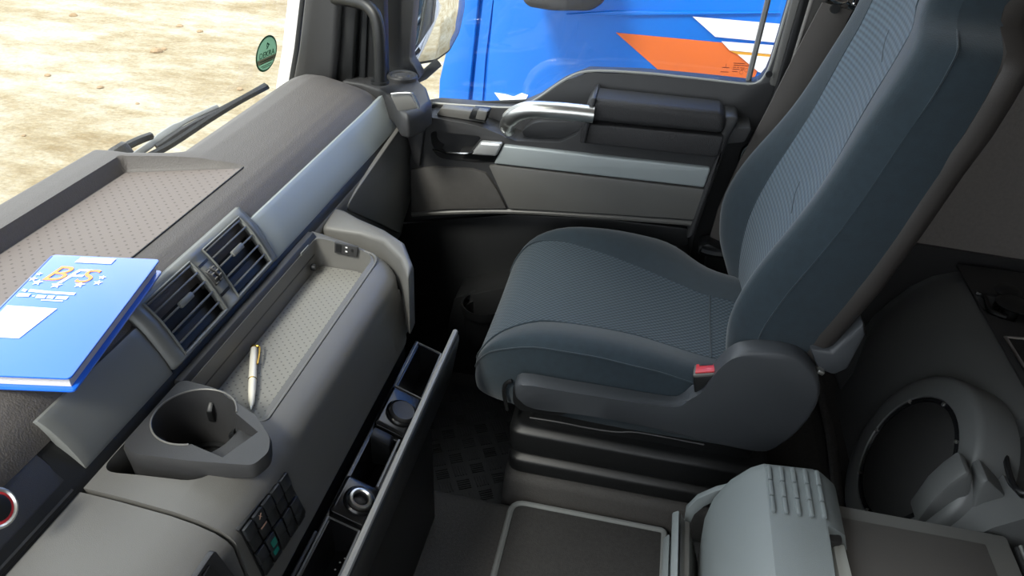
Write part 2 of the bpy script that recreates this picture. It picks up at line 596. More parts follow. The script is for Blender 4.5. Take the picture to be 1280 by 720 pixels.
# vinyl covered seat platform
g = G()
pl = rnd([(-.172, 1.078, 0), (-.172, 1.72, 0), (1.9, 1.72, 0), (1.9, 1.078, 0)], [.03, .02, 0, 0])
top = [Vector((p.x, p.y, .255)) for p in pl]
loops = [[Vector((p.x - .012, p.y - .014 if p.y < 1.2 else p.y, .0)) for p in pl], [Vector((p.x - .006, p.y - .008 if p.y < 1.2 else p.y, .235)) for p in pl], top]
g.loft(loops); g.obj('seat_platform', VINYL, floor, bevel=.012)
# carpet pieces behind the seat with seams
g = G(); g.box((.30, 1.06, .25), (.47, 1.40, .262)); g.obj('carpet_tile', CARPET, floor, bevel=.004)
g = G(); g.box((.30, 1.408, .25), (.47, 1.68, .262)); g.obj('carpet_tile', CARPET, floor, bevel=.004)
g = G(); g.tube([(.485, .9, .262), (.49, 1.15, .265), (.50, 1.35, .27), (.495, 1.66, .27)], .016, smooth=5, flat=.6); g.obj('carpet_edge', CARPET, floor)

g = G(); g.box((-.8, 1.0, -.05), (-.74, 1.72, .70)); tag(g.obj('wall_front', BLACKP), 'black bulkhead at the front of the passenger footwell', 'wall', kind='structure')
g = G(); g.box((.27, 1.70, .2), (1.9, 1.75, 2.1)); wr = g.obj('wall_right', FABRICW)
tag(wr, 'grey beige fabric lined side wall behind the seat', 'wall', kind='structure')
g = G(); g.prism([U(1130, 303, y=1.69), U(1280, 327, y=1.69), (1.9, 1.69, .555), (1.9, 1.69, .2), (.5, 1.69, .2)], (0, .02, 0)); g.obj('wall_plinth', CHAR, wr)
g = G(); g.box((1.85, -.45, 0), (1.9, 1.75, 2.1)); tag(g.obj('wall_rear', FABRICW), 'grey fabric rear wall of the sleeper cab', 'wall', kind='structure')
g = G(); g.prism([(-.75, -.45, 2.06), (1.9, -.45, 2.06), (1.9, 1.75, 2.06), (-.75, 1.75, 2.06)], (0, 0, .04)); ceil_ = g.obj('ceiling', FABRICW, smooth=False)
(tag(ceil_, 'light grey cab roof lining above the seats', 'ceiling', kind='structure'))

# driver's side: door with its window, behind the viewpoint
wl = empty('wall_left', (.3, -.47, 0), 'grey driver side door and wall with open window above the sill', 'wall', kind='structure')
g = G(); g.box((-.75, -.52, 0), (1.9, -.47, .82)); g.obj('door_lower', CHAR, wl)
g = G(); g.box((.42, -.52, .82), (1.9, -.47, 2.1)); g.obj('side_lining', FABRICW, wl)
g = G(); g.box((-.75, -.52, 1.85), (.42, -.47, 2.1)); g.obj('door_header', CHAR, wl)
# windscreen
def wsx(y): return -.955 + .075 * max(0, (y - .5) / 1.15) ** 2
g = G(); rows = []
for y in [-.45 + .15 * i for i in range(15)]:
    rows.append([(wsx(y) + (z - .7) * .22, y, z) for z in (.62, 1.1, 1.6, 2.05)])
g.loft(rows, closed=False)
tag(g.obj('window_1', GLASS, solid=.004), 'clear curved windscreen above the dashboard', 'window', kind='structure')

# ------------------------------------------------------------------ front pillar
apil = empty('trim_1', (-.75, 1.62, .7), 'dark grey moulded trim of the front roof pillar', 'pillar trim', kind='structure')


def slab(parent, name, px, m, y, th, r=0., bevel=.004, seg=2):
    pts = [U(a, b, y=y) for a, b in px]
    if r: pts = rnd(pts, r)
    g = G(); g.prism(pts, (0, th, 0))
    return g.obj(name, m, parent, bevel=bevel, seg=seg)


slab(apil, 'pillar_outer_skin', [(373, -300), (359, 0), (352, 62), (343, 118), (346, 130), (360, 124), (368, 60), (375, 0), (392, -300)], WHITEP, 1.685, .02)
slab(apil, 'weather_seal', [(386, -300), (374, 0), (367, 60), (358, 112), (350, 124), (366, 124), (373, 62), (380, 0), (394, -300)], RUBBER, 1.655, .03)
slab(apil, 'pillar_cover', [(394, -300), (379, 0), (372, 62), (361, 122), (380, 130), (416, 106), (420, 60), (424, 0), (434, -300)], CHAR, 1.60, .06, bevel=.012, seg=3)
slab(apil, 'pillar_channel', [(432, -300), (423, 0), (419, 60), (414, 105), (440, 110), (442, 60), (446, 0), (452, -300)], BLACKP, 1.625, .05, bevel=.008)
slab(apil, 'pillar_seal', [(446, -300), (441, 0), (437, 100), (482, 105), (480, 0), (482, -300)], DEEP, 1.655, .03)
slab(apil, 'seal_lip', [(460, -300), (452, 0), (448, 100), (456, 100), (460, 0), (468, -300)], RUBBER, 1.645, .015)

# grab bar
gb = empty('grab_bar', (-.62, 1.56, .84), 'black curved grab bar rising from the dashboard to the front pillar', 'grab handle')
g = G(); g.tube([U(475, 102, y=1.56), U(475, 75, y=1.56), U(474, 48, y=1.56), U(470, 22, y=1.565), U(458, 7, y=1.575), U(440, 1, y=1.59), U(418, -2, y=1.61)], .0135, n=14, smooth=6)
g.obj('bar', BLACKP, gb)
g = G(); g.lathe([(.016, 0), (.02, 0), (.02, .006), (.016, .006)], U(475, 104, y=1.56), n=20); g.obj('socket_ring', DEEP, gb)

# ------------------------------------------------------------------ passenger door
door = empty('door_1', (-.2, 1.66, 0), 'dark grey passenger door card with silver trim strip', 'door', kind='structure')
DY = 1.60
# carcass behind the card up to the window sill
slab(door, 'door_shell', [(505, 150), (520, 134), (545, 130), (600, 134), (645, 135), (672, 124), (703, 103), (735, 90.5), (800, 92.5), (870, 99), (935, 106), (950, 103), (959, 92), (966, 75),
                          (988, 0), (1075, -300), (1100, -300), (1014, 0), (985, 100), (962, 170), (905, 155), (860, 330), (850, 420), (500, 420)], CHAR, 1.668, .05, bevel=.004)
# window rubber along the sill
g = G(); g.tube([U(a, b, y=1.672) for a, b in [(541, 129), (600, 133), (645, 134), (672, 123), (703, 101.5), (735, 89), (800, 91), (870, 98), (932, 105), (949, 102), (958, 91), (965, 74), (987, 0), (1012, -85)]], .0032, n=6, smooth=4)
g.obj('window_seal', mat('pale grey seal', (165, 165, 160), .5), door)
g = G(); g.tube([U(934, 106, y=1.70), U(960, 0, y=1.70), U(1000, -160, y=1.70)], .006, n=6); g.obj('glass_channel', mat('grey seal', (120, 120, 118), .5), door)
slab(door, 'frame_cover', [(968, 84), (990, 0), (1020, -100), (1042, -100), (1008, 0), (985, 70), (975, 110), (962, 108)], GREY, 1.655, .02, bevel=.006)
g = G(); g.lathe([(.001, 0), (.006, 0), (.007, -.003), (.007, -.006)], U(961, 92, y=1.655), axis=(0, 1, 0), n=14); g.obj('screw_hole_shade', DEEP, door)  # flat black disc paints the shade inside a screw hole
# main card
card = slab(door, 'door_card', [(523, 150), (534, 146), (597, 157), (622, 167), (644, 176), (700, 178), (722, 168), (735, 146), (905, 160), (940, 160), (930, 178), (906, 180), (900, 200), (868, 290), (858, 282), (760, 270), (640, 265), (560, 266), (515, 272), (512, 200)],
     CHAR, DY, .075, r=.006, bevel=.008, seg=3)
# ledge with window switch
slab(door, 'switch_plate', [(545, 144), (551, 135), (608, 141), (606, 154)], GREY, 1.615, .03, bevel=.003)
sw = slab(door, 'window_switch', [(585, 149), (590, 137), (611, 139), (607, 153)], BLACKP, 1.608, .03, bevel=.003)
slab(sw, 'rocker', [(594, 149), (597, 138), (609, 139.5), (606, 151)], GREY, 1.603, .02, bevel=.002)
# lever recess and chrome lever
for nm, px in (('lever_recess', [(538, 167), (542, 164), (598, 170), (601, 173), (590, 187), (585, 192), (550, 190), (540, 183)]), ('lever_recess_lower', [(540, 188), (590, 193), (628, 188), (622, 203), (600, 204), (550, 198)])):
    pts = rnd([U(a, b, y=DY) for a, b in px], .01)
    k_ = G(); k_.prism([p + Vector((0, -.02, 0)) for p in pts], (0, .065, 0)); cut(card, [k_])
    g = G(); g.prism([p + Vector((0, .0445, 0)) for p in pts], (0, .004, 0)); g.obj(nm, CHAR, door)
g = G(); g.tube([U(541, 187, y=1.588), U(560, 191, y=1.585), U(585, 192, y=1.583), U(597, 188, y=1.583)], .0028, n=6, smooth=5); g.obj('lever_edge', CHROMEB, door)
g = G()
a, b, c, d = [U(p, q, y=1.578) for p, q in ((600, 178), (628, 180), (620, 196), (588, 194))]
g.prism([a, b, c, d], (0, .02, 0)); g.obj('door_lever', mat('satin chrome', (205, 206, 206), .3, metal=.6), door, bevel=.006, seg=3)
# silver trim, grey insert, speaker grille
slab(door, 'silver_trim', [(629, 182), (888, 210.5), (887, 216), (880, 235), (617, 205)], SILVER, 1.588, .02, bevel=.0045, seg=3)
slab(door, 'grey_insert', [(611, 208), (620, 207), (880, 237), (877, 248), (867, 275), (760, 268), (636, 261), (624, 236)], GREY, 1.590, .02, bevel=.002)
slab(door, 'speaker_grille', [(514, 212), (545, 209), (590, 212), (607, 217), (620, 236), (633, 261), (560, 262), (514, 266)], mat('speaker cloth', (74, 72, 70), .7, grain=1., gscale=1400, vary=.15, vscale=60), 1.591, .02, bevel=.002)
g = G(); g.tube([U(a, b, y=1.60) for a, b in [(515, 268), (560, 265), (640, 264), (760, 271), (866, 279)]], .006, n=6, smooth=4); g.obj('card_lip', GREY, door)
# grab handle (brushed metal) and its bowl
slab(door, 'handle_bowl', [(650, 166), (668, 152), (735, 152), (726, 168), (712, 176), (664, 176)], CHAR, 1.625, .05, r=.02, bevel=.01)
g = G()
hp = [(636, 163), (633, 158), (637, 149), (648, 141), (664, 137), (690, 138), (715, 140), (742, 143)]
g.tube([U(p, q, y=yy) for (p, q), yy in zip(hp, (1.60, 1.585, 1.57, 1.56, 1.555, 1.555, 1.56, 1.565))], [.015] * 6 + [.016] * 6 + [.0185] * 40, n=14, smooth=6)
g.obj('grab_handle', CHROME, door)
# padded armrest, two leather-grained pieces
PAD = mat('black grained padding', (44, 43, 44), .6, grain=1.0, gscale=420)
slab(door, 'armrest_pad', [(734, 126), (742, 124), (900, 141), (908, 146), (905, 169), (728, 152)], PAD, 1.565, .09, bevel=.020, seg=4)
slab(door, 'armrest_pad', [(727, 154), (905, 171), (898, 195), (893, 197), (724, 179)], PAD, 1.572, .07, bevel=.008, seg=3)
slab(door, 'armrest_cap', [(726, 178), (732, 150), (738, 124), (742, 122), (745, 124), (738, 150), (731, 180)], CHAR, 1.56, .1, bevel=.004)
# rear edge of the card
slab(door, 'card_end', [(905, 146), (918, 147), (925, 150), (912, 172), (868, 296), (858, 300), (880, 236), (896, 196)], CHAR, 1.585, .08, bevel=.008, seg=3)
# pocket and bottle holder low on the door
slab(door, 'lower_door', [(495, 280), (640, 268), (760, 274), (862, 286), (850, 470), (495, 470)], BLACKP, 1.655, .02)  # black puts the deep shade low on the door into the colour
slab(door, 'door_pocket', [(560, 405), (568, 372), (640, 358), (860, 330), (850, 440), (560, 460)], BLACKP, 1.56, .10, r=.01, bevel=.01)
bc = U(604, 379, y=1.53)
g = G(); g.lathe([(.050, .0), (.056, .004), (.056, -.02), (.044, -.02), (.042, -.10), (.001, -.10), (.001, -.102), (.046, -.105), (.046, -.02)], bc, n=28, close=False); g.obj('bottle_holder', BLACKP, door)
slab(door, 'bottle_bracket', [(575, 368), (640, 362), (640, 410), (590, 396)], BLACKP, 1.57, .09, bevel=.008)
g = G(); g.box((.13, 1.68, .2), (.32, 1.70, .90)); g.obj('jamb_cover', DEEP, door)
g = G(); g.tube([U(926, 200, y=1.66), U(930, 187, y=1.655), U(938, 181, y=1.65), U(950, 178, y=1.65), U(968, 177, y=1.66)], .007, smooth=5); g.obj('lock_bar', CHROMEB, door)
slab(door, 'door_glass_base', [(540, 130), (960, 112), (960, 120), (540, 140)], RUBBER, 1.70, .01)
g = G(); g.prism([U(a, b, y=1.715) for a, b in [(478, 150), (478, 0), (484, -300), (1060, -300), (985, 0), (950, 150)]], (0, .004, 0))
wg = g.obj('window_2', GLASS, smooth=False); tag(wg, 'clear side window pane of the passenger door with an etched stamp', 'window', kind='structure')
# etched stamp on the pane
ETCH = mat('etched stamp', (150, 62, 26), .6)
g = G()
for (x0, y0, w) in [(917, 79.5, 14), (917, 82, 19), (916, 84.6, 4), (921, 85, 3), (925, 85.4, 6), (915.5, 87, 9), (926, 87.6, 4), (915, 89.8, 7), (902.5, 84.8, 9), (900.5, 90.2, 10)]:
    a, b = U(x0, y0, y=1.713), U(x0 + w, y0 + w * .05, y=1.713)
    g.prism([a, b, b + Vector((0, 0, .0016)), a + Vector((0, 0, .0016))], (0, .001, 0))
g.obj('etched_lines', ETCH, wg)
text('etched_letter', 'I', .011, U(907.5, 82, y=1.7125), (1, 0, 0), (0, 0, 1), ETCH, wg)
for cx, cy in ((926.5, 90.5), (933, 88)):
    g = G(); g.lathe([(.0036, 0), (.0042, 0), (.0042, .001), (.0036, .001), (.0036, 0)], U(cx, cy, y=1.713), axis=(0, 1, 0), n=14, close=False); g.obj('etched_mark', ETCH, wg)

g = G(); g.box((-.80, 1.722, -.6), (.298, 1.758, .74)); g.obj('outer_skin', WHITEP, door, bevel=.004)
# rear door pillar
bpil = empty('trim_2', (.35, 1.67, .3), 'grey door pillar trim with black seal behind the side window', 'pillar trim', kind='structure')
slab(bpil, 'pillar_face', [(1006, 0), (1050, -200), (1085, -200), (1036, 0), (1010, 60), (975, 150), (945, 230), (930, 230), (962, 150), (985, 70)], LGREY, 1.655, .04, bevel=.008)
slab(bpil, 'pillar_seal', [(1000, 0), (1044, -200), (1056, -200), (1013, 0), (991, 70), (966, 150), (955, 180), (945, 180), (958, 150), (980, 70)], DEEP, 1.65, .02, bevel=.003)
slab(bpil, 'pillar_bead', [(1012, 0), (1055, -200), (1059, -200), (1017, 0), (995, 70), (970, 150), (966, 150), (991, 70)], mat('light seal', (150, 147, 142), .6), 1.648, .01, bevel=.003)

# ------------------------------------------------------------------ dashboard
dash = empty('dashboard', (-.7, .7, .2), 'long dark grey truck dashboard with silver strip, tray and open drawer', 'dashboard')
YN, YF = -.10, 1.60
BASE = [(-1.02, .86), (-.96, .79), (-.90, .70), (-.86, .645), (-.82, .598), (-.785, .563), (-.765, .547), (-.748, .540), (-.72, .540), (-.69, .546), (-.652, .555), (-.63, .562), (-.612, .572), (-.598, .586), (-.588, .602), (-.582, .62)]
PLAT = [(-1.02, .80), (-.96, .70), (-.925, .60), (-.905, .548), (-.892, .537), (-.86, .535), (-.80, .536), (-.757, .537), (-.72, .540), (-.69, .546), (-.652, .555), (-.63, .562), (-.612, .572), (-.598, .586), (-.588, .602), (-.582, .62)]


def tray_far(x): return 1.013 + (x + .834) / .182 * .062


def dash_dz(x, y):
    w = sstep(1.028, 1.062, y - (.062 * (min(-.652, max(-.834, x)) + .834) / .182 if x < -.652 else .062))
    d = lerp(interp(PLAT, x), interp(BASE, x), w)
    if -.8385 < x < -.651 and y < 1.09:
        m = sstep(-.8385, -.829, x) * (1 - sstep(tray_far(x) - .003, tray_far(x) + .004, y))
        fl = lerp(.563, .5565, (x + .834) / .182)
        d = lerp(d, max(d, fl), m)
    # the far end rolls down towards the pillar
    d += .05 * sstep(1.45, 1.66, y) ** 2
    return d


xs = [-1.02, -.99, -.96, -.94] + [-.93 + .004 * i for i in range(87)]
xs = [x for x in xs if x < -.5825] + [-.5825]
ys = [YN + .04 * i for i in range(27) if YN + .04 * i < .98] + [.985 + .0045 * i for i in range(27)] + [1.115 + .03 * i for i in range(17)]
ys = [y for y in ys if y <= YF] + [YF]
g = G()


def skew_y(x, y):
    # grid lines run parallel to the slanted far edge of the tray
    w = sstep(.75, .985, y) * (1 - sstep(1.10, 1.45, y))
    return y + w * (min(-.652, max(-.834, x)) + .834) / .182 * .062


g.loft([[P(max(x, wsx(y) + .03), dash_dz(x, skew_y(x, y)), skew_y(x, y)) for x in xs] for y in ys], closed=False)
g.obj('top_pad', DASH, dash, angle=60)
# dimpled mat in the tray
g = G()
mx = [-.828 + .01 * i for i in range(18)] + [-.6525]
g.loft([[P(x, dash_dz(x, min(lerp(YN, tray_far(x) - .012, t), .9)) - .0012, lerp(YN, tray_far(x) - .007, t)) for x in mx] for t in [i / 12 for i in range(13)]], closed=False)
g.obj('tray_mat', TRAYMAT, dash)
g = G(); g.tube([P(-.6515, .5545, YN), P(-.6515, .5545, .5), P(-.6515, .5545, 1.072)], .0012, n=6); g.obj('tray_seam', DEEP, dash)

# silver strip, in two lengths either side of the vents
SP = [(-.588, .589), (-.582, .597), (-.574, .610), (-.565, .626), (-.558, .640), (-.5535, .652), (-.552, .657)]


def strip(name, y0, y1, prof, m, th=.012, skew=0., n=10, off=0.):
    """curved panel following the dash face between y0 and y1"""
    g = G()
    loops = []
    for i in range(n + 1):
        t = i / n
        y = lerp(y0, y1, t)
        lp = []
        for k, (x, d) in enumerate(prof):
            s = k / (len(prof) - 1)
            yy = y + skew * (s - s * s * .6) * (1 - t)
            lp.append(P(x + off, d - off * .6, yy))
        for k, (x, d) in reversed(list(enumerate(prof))):
            s = k / (len(prof) - 1)
            yy = y + skew * (s - s * s * .6) * (1 - t)
            lp.append(P(x - th + off, d + th * .5 - off * .6, yy))
        loops.append(lp)
    g.loft(loops)
    return g.obj(name, m, dash, bevel=.0012, seg=2)


strip('silver_strip', .962, 1.60, SP, SILVER)
strip('silver_strip', .492, .668, SP, SILVERD, skew=.012)
# dark gap and carrier under the strip
g = G(); g.prism([P(x, d, YN) for x, d in ((-.60, .605), (-.566, .640), (-.552, .6575), (-.5475, .664), (-.545, .672), (-.60, .70))], (0, YF - YN, 0)); g.obj('strip_carrier', BLACKP, dash)

# air vents
BZ = [(-.606, .5665), (-.598, .5735), (-.589, .583), (-.580, .594), (-.571, .609), (-.562, .626), (-.555, .641), (-.549, .653)]


def bz(s, off=0.):
    k = s * (len(BZ) - 1); i = min(int(k), len(BZ) - 2); f = k - i
    x, d = lerp(BZ[i][0], BZ[i + 1][0], f), lerp(BZ[i][1], BZ[i + 1][1], f)
    return x + off * .83, d - off * .55


SLATM = mat('vent slat plastic', (88, 90, 90), .4)
vents = [(.697, .800), (.838, .938)]
g = G()
yl = [.668, .682, vents[0][0], vents[0][1], vents[1][0], vents[1][1], .952, .964]
sl = [0, .04, .18, .30, .45, .60, .75, .92, .97, 1]
vv = {}
for i, y in enumerate(yl):
    for j, s in enumerate(sl):
        edge = .0045 if (i in (0, len(yl) - 1) or j in (0, len(sl) - 1)) else 0.
        x, d = bz(s, .004 - edge)
        yy = y
        if i in (0, 7): yy = y + (.006 if i == 0 else -.006) * (1 if j in (0, 9) else 0)
        vv[i, j] = g.bm.verts.new(P(x, d, yy))
for i in range(len(yl) - 1):
    for j in range(len(sl) - 1):
        if i in (2, 4) and 2 <= j < 7: continue
        g.bm.faces.new((vv[i, j], vv[i + 1, j], vv[i + 1, j + 1], vv[i, j + 1]))
g.obj('vent_bezel', SILVERD, dash, solid=.008, angle=50)
for v0, v1 in vents:
    g = G()
    # dark duct behind the slats
    a = [bz(s, -.012) for s in (.16, .5, .94)]
    b = [bz(s, -.05) for s in (.94, .5, .16)]
    g.prism([P(x, d, v0 - .002) for x, d in a + b], (0, v1 - v0 + .004, 0))
    vent = g.obj('air_vent', DEEP, dash)
    for k in range(5):
        s = .235 + .14 * k
        x, d = bz(s, -.004)
        g = G()
        M = Matrix.Rotation(math.radians(-46), 3, 'Y')
        g.obox(P(x, d, (v0 + v1) / 2), (.018, v1 - v0 - .002, .0028), M)
        g.obj('slat', SLATM, vent, bevel=.0006)
    x, d = bz(.50, .004)
    g = G(); M = Matrix.Rotation(math.radians(58), 3, 'Y')
    g.obox(P(x, d, (v0 + v1) / 2 + .002), (.009, .030, .006), M); g.obj('slat_tab', SILVERD, vent, bevel=.002)
    # raised inner frame round the opening
    g = G(); pts = [(.17, v0 - .002), (.17, v1 + .002), (.93, v1 + .002), (.93, v0 - .002)]
    path = []
    for (s0, y0), (s1, y1) in zip(pts, pts[1:] + pts[:1]):
        for q in range(8):
            s = lerp(s0, s1, q / 8); x, d = bz(s, .0045); path.append(P(x, d, lerp(y0, y1, q / 8)))
    path.append(path[0]); g.tube(path, .0018, n=6); g.obj('vent_frame', SILVERD, vent)
for yy in (.8135, .8245):
    x, d = bz(.52, -.006)
    g = G(); g.lathe([(.008, -.0035), (.0155, -.0035), (.0165, -.002), (.0165, .002), (.0155, .0035), (.008, .0035)], P(x, d, yy), axis=(0, 1, 0), n=18)
    tw = g.obj('thumb_wheel', CHAR, dash, angle=20)
    for k in range(7):
        aa = math.radians(-30 + 25 * k)
        g = G(); g.box((-.0009, -.003, -.0009), (.0009, .003, .0009))
        for v in g.bm.verts: v.co += P(x + .0167 * math.cos(aa), d - .0167 * math.sin(aa), yy)
        g.obj('grip_rib', GREY, tw)
g = G()
for s0, s1 in ((.30, .34), (.72, .76)):
    g = G(); x0, d0 = bz(s0, .0042); x1, d1 = bz(s1, .0042)
    g.prism([P(x0, d0, .807), P(x0, d0, .831), P(x1, d1, .831), P(x1, d1, .807)], (-.003, 0, -.003)); g.obj('slot_shade', BLACKP, dash)  # thin black strips on the bezel paint the shade of slots

# console under the strip: far module with shelf, near module in the same grey
CP = [(-.548, .668), (-.535, .668), (-.50, .670), (-.44, .676), (-.412, .682), (-.390, .690), (-.3775, .699), (-.3715, .708), (-.3685, .73), (-.3585, .81), (-.356, .828)]


def console(name, y0, y1, m, round_end, extra=None):
    g = G(); loops = []
    n = 24
    for i in range(n + 1):
        y = lerp(y0, y1, 1 - (1 - i / n) ** 2 if round_end else i / n)
        sh = 0.
        if round_end and y > y1 - .075:
            q = (y - (y1 - .075)) / .075
            sh = .075 * (1 - math.sqrt(max(0, 1 - q * q)))
        lp = [P(x - sh * min(1, max(0, (x + .55) / .12)), d, y) for x, d in CP]
        lp += [P(-.40 - sh, .828, y), P(-.40 - sh, .78, y), P(-.565, .78, y), P(-.565, .668, y)]
        loops.append(lp)
    g.loft(loops)
    return g.obj(name, m, dash)


con = console('console_body', .480, 1.085, GREY, True)
# carve shelf recess and cup holder well
c1 = G()
rp = rnd([(-.530, .640, 0), (-.530, 1.066, 0), (-.424, 1.066, 0), (-.424, .640, 0)], [.008, .012, .035, .01], 6)
rb = rnd([(-.528, .645, 0), (-.528, 1.062, 0), (-.430, 1.062, 0), (-.430, .645, 0)], [.008, .012, .035, .01], 6)
rt = rnd([(-.531, .638, 0), (-.531, 1.069, 0), (-.412, 1.069, 0), (-.412, .638, 0)], [.008, .012, .04, .01], 6)
c1.loft([[Vector((p.x, p.y, H - .722)) for p in rb], [Vector((p.x, p.y, H - .695)) for p in rp], [Vector((p.x, p.y, H - .64)) for p in rt]])
c2 = G()
wp = rnd([(-.545, .505, 0), (-.545, .668, 0), (-.418, .668, 0), (-.418, .575, 0), (-.436, .525, 0)], .02, 5)
c2.prism([Vector((p.x, p.y, H - .76)) for p in wp], (0, 0, .2))
cut(con, [c1, c2])
g = G(); g.prism([Vector((p.x, p.y, H - .7215)) for p in rnd([(-.527, .647, 0), (-.527, 1.060, 0), (-.4315, 1.060, 0), (-.4315, .647, 0)], [.006, .012, .034, .01], 6)], (0, 0, .0015)); g.obj('shelf_mat', SHELFMAT, dash)
# raised back rail of the shelf
g = G(); g.prism([P(x, d, .66) for x, d in ((-.548, .6685), (-.546, .660), (-.536, .660), (-.531, .668), (-.529, .72), (-.548, .72))], (0, .41, 0)); g.obj('shelf_rail', CHAR, dash, bevel=.001)
g = G(); c = U(392, 334, x=-.522); g.lathe([(.001, -.006), (.006, -.004), (.007, 0), (.006, .004), (.001, .006)], c, axis=(1, .2, 0), n=14); g.obj('shelf_clip', DEEP, dash)
g = G(); c = U(381, 313, x=-.5285); g.obox(c, (.002, .03, .006), Matrix.Identity(3)); g.obj('rail_slot', SILVERD, dash, bevel=.0008)
# sockets on the end wall
sk = empty('usb', (0, 0, 0)); bpy.data.objects.remove(sk)
pa, pb, pc, pd = [U(a, b, y=1.0605) for a, b in ((418, 303), (447, 309), (446, 322), (418, 316))]
g = G(); g.prism([pa, pb, pc, pd], (0, .004, 0)); sock = g.obj('socket_plate', CHAR, dash, bevel=.0008)
pa, pb, pc, pd = [U(a, b, y=1.0598) for a, b in ((420, 305), (427, 306.5), (426.5, 316), (420, 314.5))]
g = G(); g.prism([pa, pb, pc, pd], (0, .003, 0)); g.obj('usb_port', BLACKP, sock)
g = G(); g.lathe([(.0005, 0), (.0026, 0), (.0026, .002), (.0005, .002)], U(440, 313.5, y=1.0595), axis=(0, 1, 0), n=12); g.obj('audio_jack', DEEP, sock)
for px, py in ((433, 309.5), (433, 314.5)):
    c = U(px, py, y=1.0595); g = G(); g.box(c - Vector((.0018, .0002, .0012)), c + Vector((.0018, .0002, .0012))); g.obj('port_mark', PAPER, sock)

near = console('center_panel', YN, .474, LGREY, False)
# black trough and dark instrument panel on the driver's side
g = G(); g.prism([P(x, d, YN) for x, d in ((-.60, .60), (-.575, .628), (-.556, .652), (-.56, .68), (-.62, .68))], (0, .575, 0)); g.obj('driver_panel', CHAR, dash, bevel=.004)
g = G(); g.prism([P(x, d, YN) for x, d in ((-.612, .578), (-.592, .603), (-.574, .632), (-.566, .64), (-.62, .66))], (0, .545, 0)); ip = g.obj('instrument_panel', CHAR, dash, bevel=.004)
g = G(); c = U(-9, 637, x=-.562); ax = Vector((.83, 0, .55)); g.lathe([(.001, 0), (.013, 0), (.0135, .007), (.010, .008), (.001, .008)], c, axis=ax, n=24); kn = g.obj('rotary_knob', BLACKP, dash)
g = G(); g.lathe([(.0165, 0), (.0205, 0), (.0205, .006), (.0185, .0075), (.0165, .006), (.0165, 0)], c, axis=ax, n=28, close=False); g.obj('knob_ring', CHROME, kn)
g = G(); g.lathe([(.0135, 0), (.0162, 0), (.0162, .006), (.0135, .006), (.0135, 0)], c, axis=ax, n=28, close=False); g.obj('knob_red_ring', RED, kn)  # plain red ring round the knob
g = G(); g.tube([P(-.556, .658, YN), P(-.553, .6625, .2), P(-.5515, .664, .47)], .005, n=8); g.obj('edge_trough', DEEP, dash)
# little black panel beside the switches on the near module
g = G()
q = rnd([U(a, b, x=-.3645) for a, b in ((228, 735), (262, 686), (300, 735), (270, 790))], .006); g.prism(q, (.006, 0, 0)); fl = g.obj('near_flap', CHAR, dash, bevel=.001)
q = rnd([U(a, b, x=-.358) for a, b in ((240, 740), (262, 704), (285, 735), (265, 770))], .006)
g = G(); g.prism(q, (.002, 0, 0)); g.obj('flap_window', BLACKP, fl)

# switch bank on the console front
fn = Vector((.985, 0, .17)).normalized()
def face_x(z): return interp([(H - .83, -.3555), (H - .735, -.3690), (H - .71, -.374)], z)
def onface(px, py, off=0.):
    p = U(px, py, x=-.366)
    for _ in range(4):
        p = U(px, py, x=face_x(p.z) + off)
    return p
q = [onface(a, b, .002) for a, b in ((299, 663), (355, 588), (383, 640), (330, 722))]
g = G(); g.prism(q, (-.01, 0, 0)); bank = g.obj('switch_bank', BLACKP, dash, bevel=.001)
o0, eu, ev = q[0], (q[1] - q[0]), (q[3] - q[0])
for r in range(4):
    for cidx in range(5):
        u0, u1 = (cidx + .07) / 5, (cidx + .93) / 5
        v0, v1 = (r + (.07 if r % 2 == 0 else .03)) / 4, (r + (.97 if r % 2 == 0 else .90)) / 4
        cs = [o0 + eu * u + ev * v + fn * .001 for u, v in ((u0, v0), (u1, v0), (u1, v1), (u0, v1))]
        lift = fn * (.0042 if r % 2 == 0 else .0028)
        g = G(); g.prism(cs, lift)
        s_ = g.obj('switch', mat('graphite switch', (34, 36, 39), .4) if r % 2 == 0 else BLACKP, bank, bevel=.0008)
        if r == 2 and cidx == 1:
            c0 = o0 + eu * .31 + ev * .66 + fn * .0056
            g = G(); g.prism([c0 - eu * .05 - ev * .06, c0 + eu * .05 - ev * .06, c0 + eu * .05 + ev * .06, c0 - eu * .05 + ev * .06], fn * .0005); g.obj('switch_lamp', TEAL, s_)
        if r == 0 and cidx == 1:
            text('switch_symbol', 'X', .008, o0 + eu * .30 + ev * .10 + fn * .0056, eu, -ev, AMBER, s_)
        if r == 1 and cidx == 1:
            c0 = o0 + eu * .30 + ev * .285 + fn * .0042
            g = G(); g.prism([c0 - eu * .06 - ev * .012, c0 + eu * .06 - ev * .012, c0 + eu * .06 + ev * .012, c0 - eu * .06 + ev * .012], fn * .0005); g.obj('switch_lamp', AMBER, s_)
        if r == 3 and cidx == 1:
            c0 = o0 + eu * .30 + ev * .83 + fn * .0042
            g = G(); g.prism([c0 - eu * .05 - ev * .04, c0 + eu * .05 - ev * .04, c0 + eu * .05 + ev * .04, c0 - eu * .05 + ev * .04], fn * .0005); g.obj('switch_lamp', TEAL, s_)

# fine panel seam and cover at the far end of the console front
q = [onface(a, b, .0006) for a, b in ((484, 396), (500, 362), (511, 412), (496, 440))]
g = G(); g.prism(q, (-.004, 0, 0)); g.obj('end_cover', GREY, dash, bevel=.0006)

# pull-out drawer along the console front: tilted tray with bins
dw_y0, dw_y1 = .33, 1.088
g = G(); g.prism([P(x, d, dw_y0) for x, d in ((-.357, .862), (-.300, .885), (-.292, .93), (-.355, .95))], (0, dw_y1 - .012 - dw_y0, 0)); drawer = g.obj('drawer', GLOSSB, dash, bevel=.003)
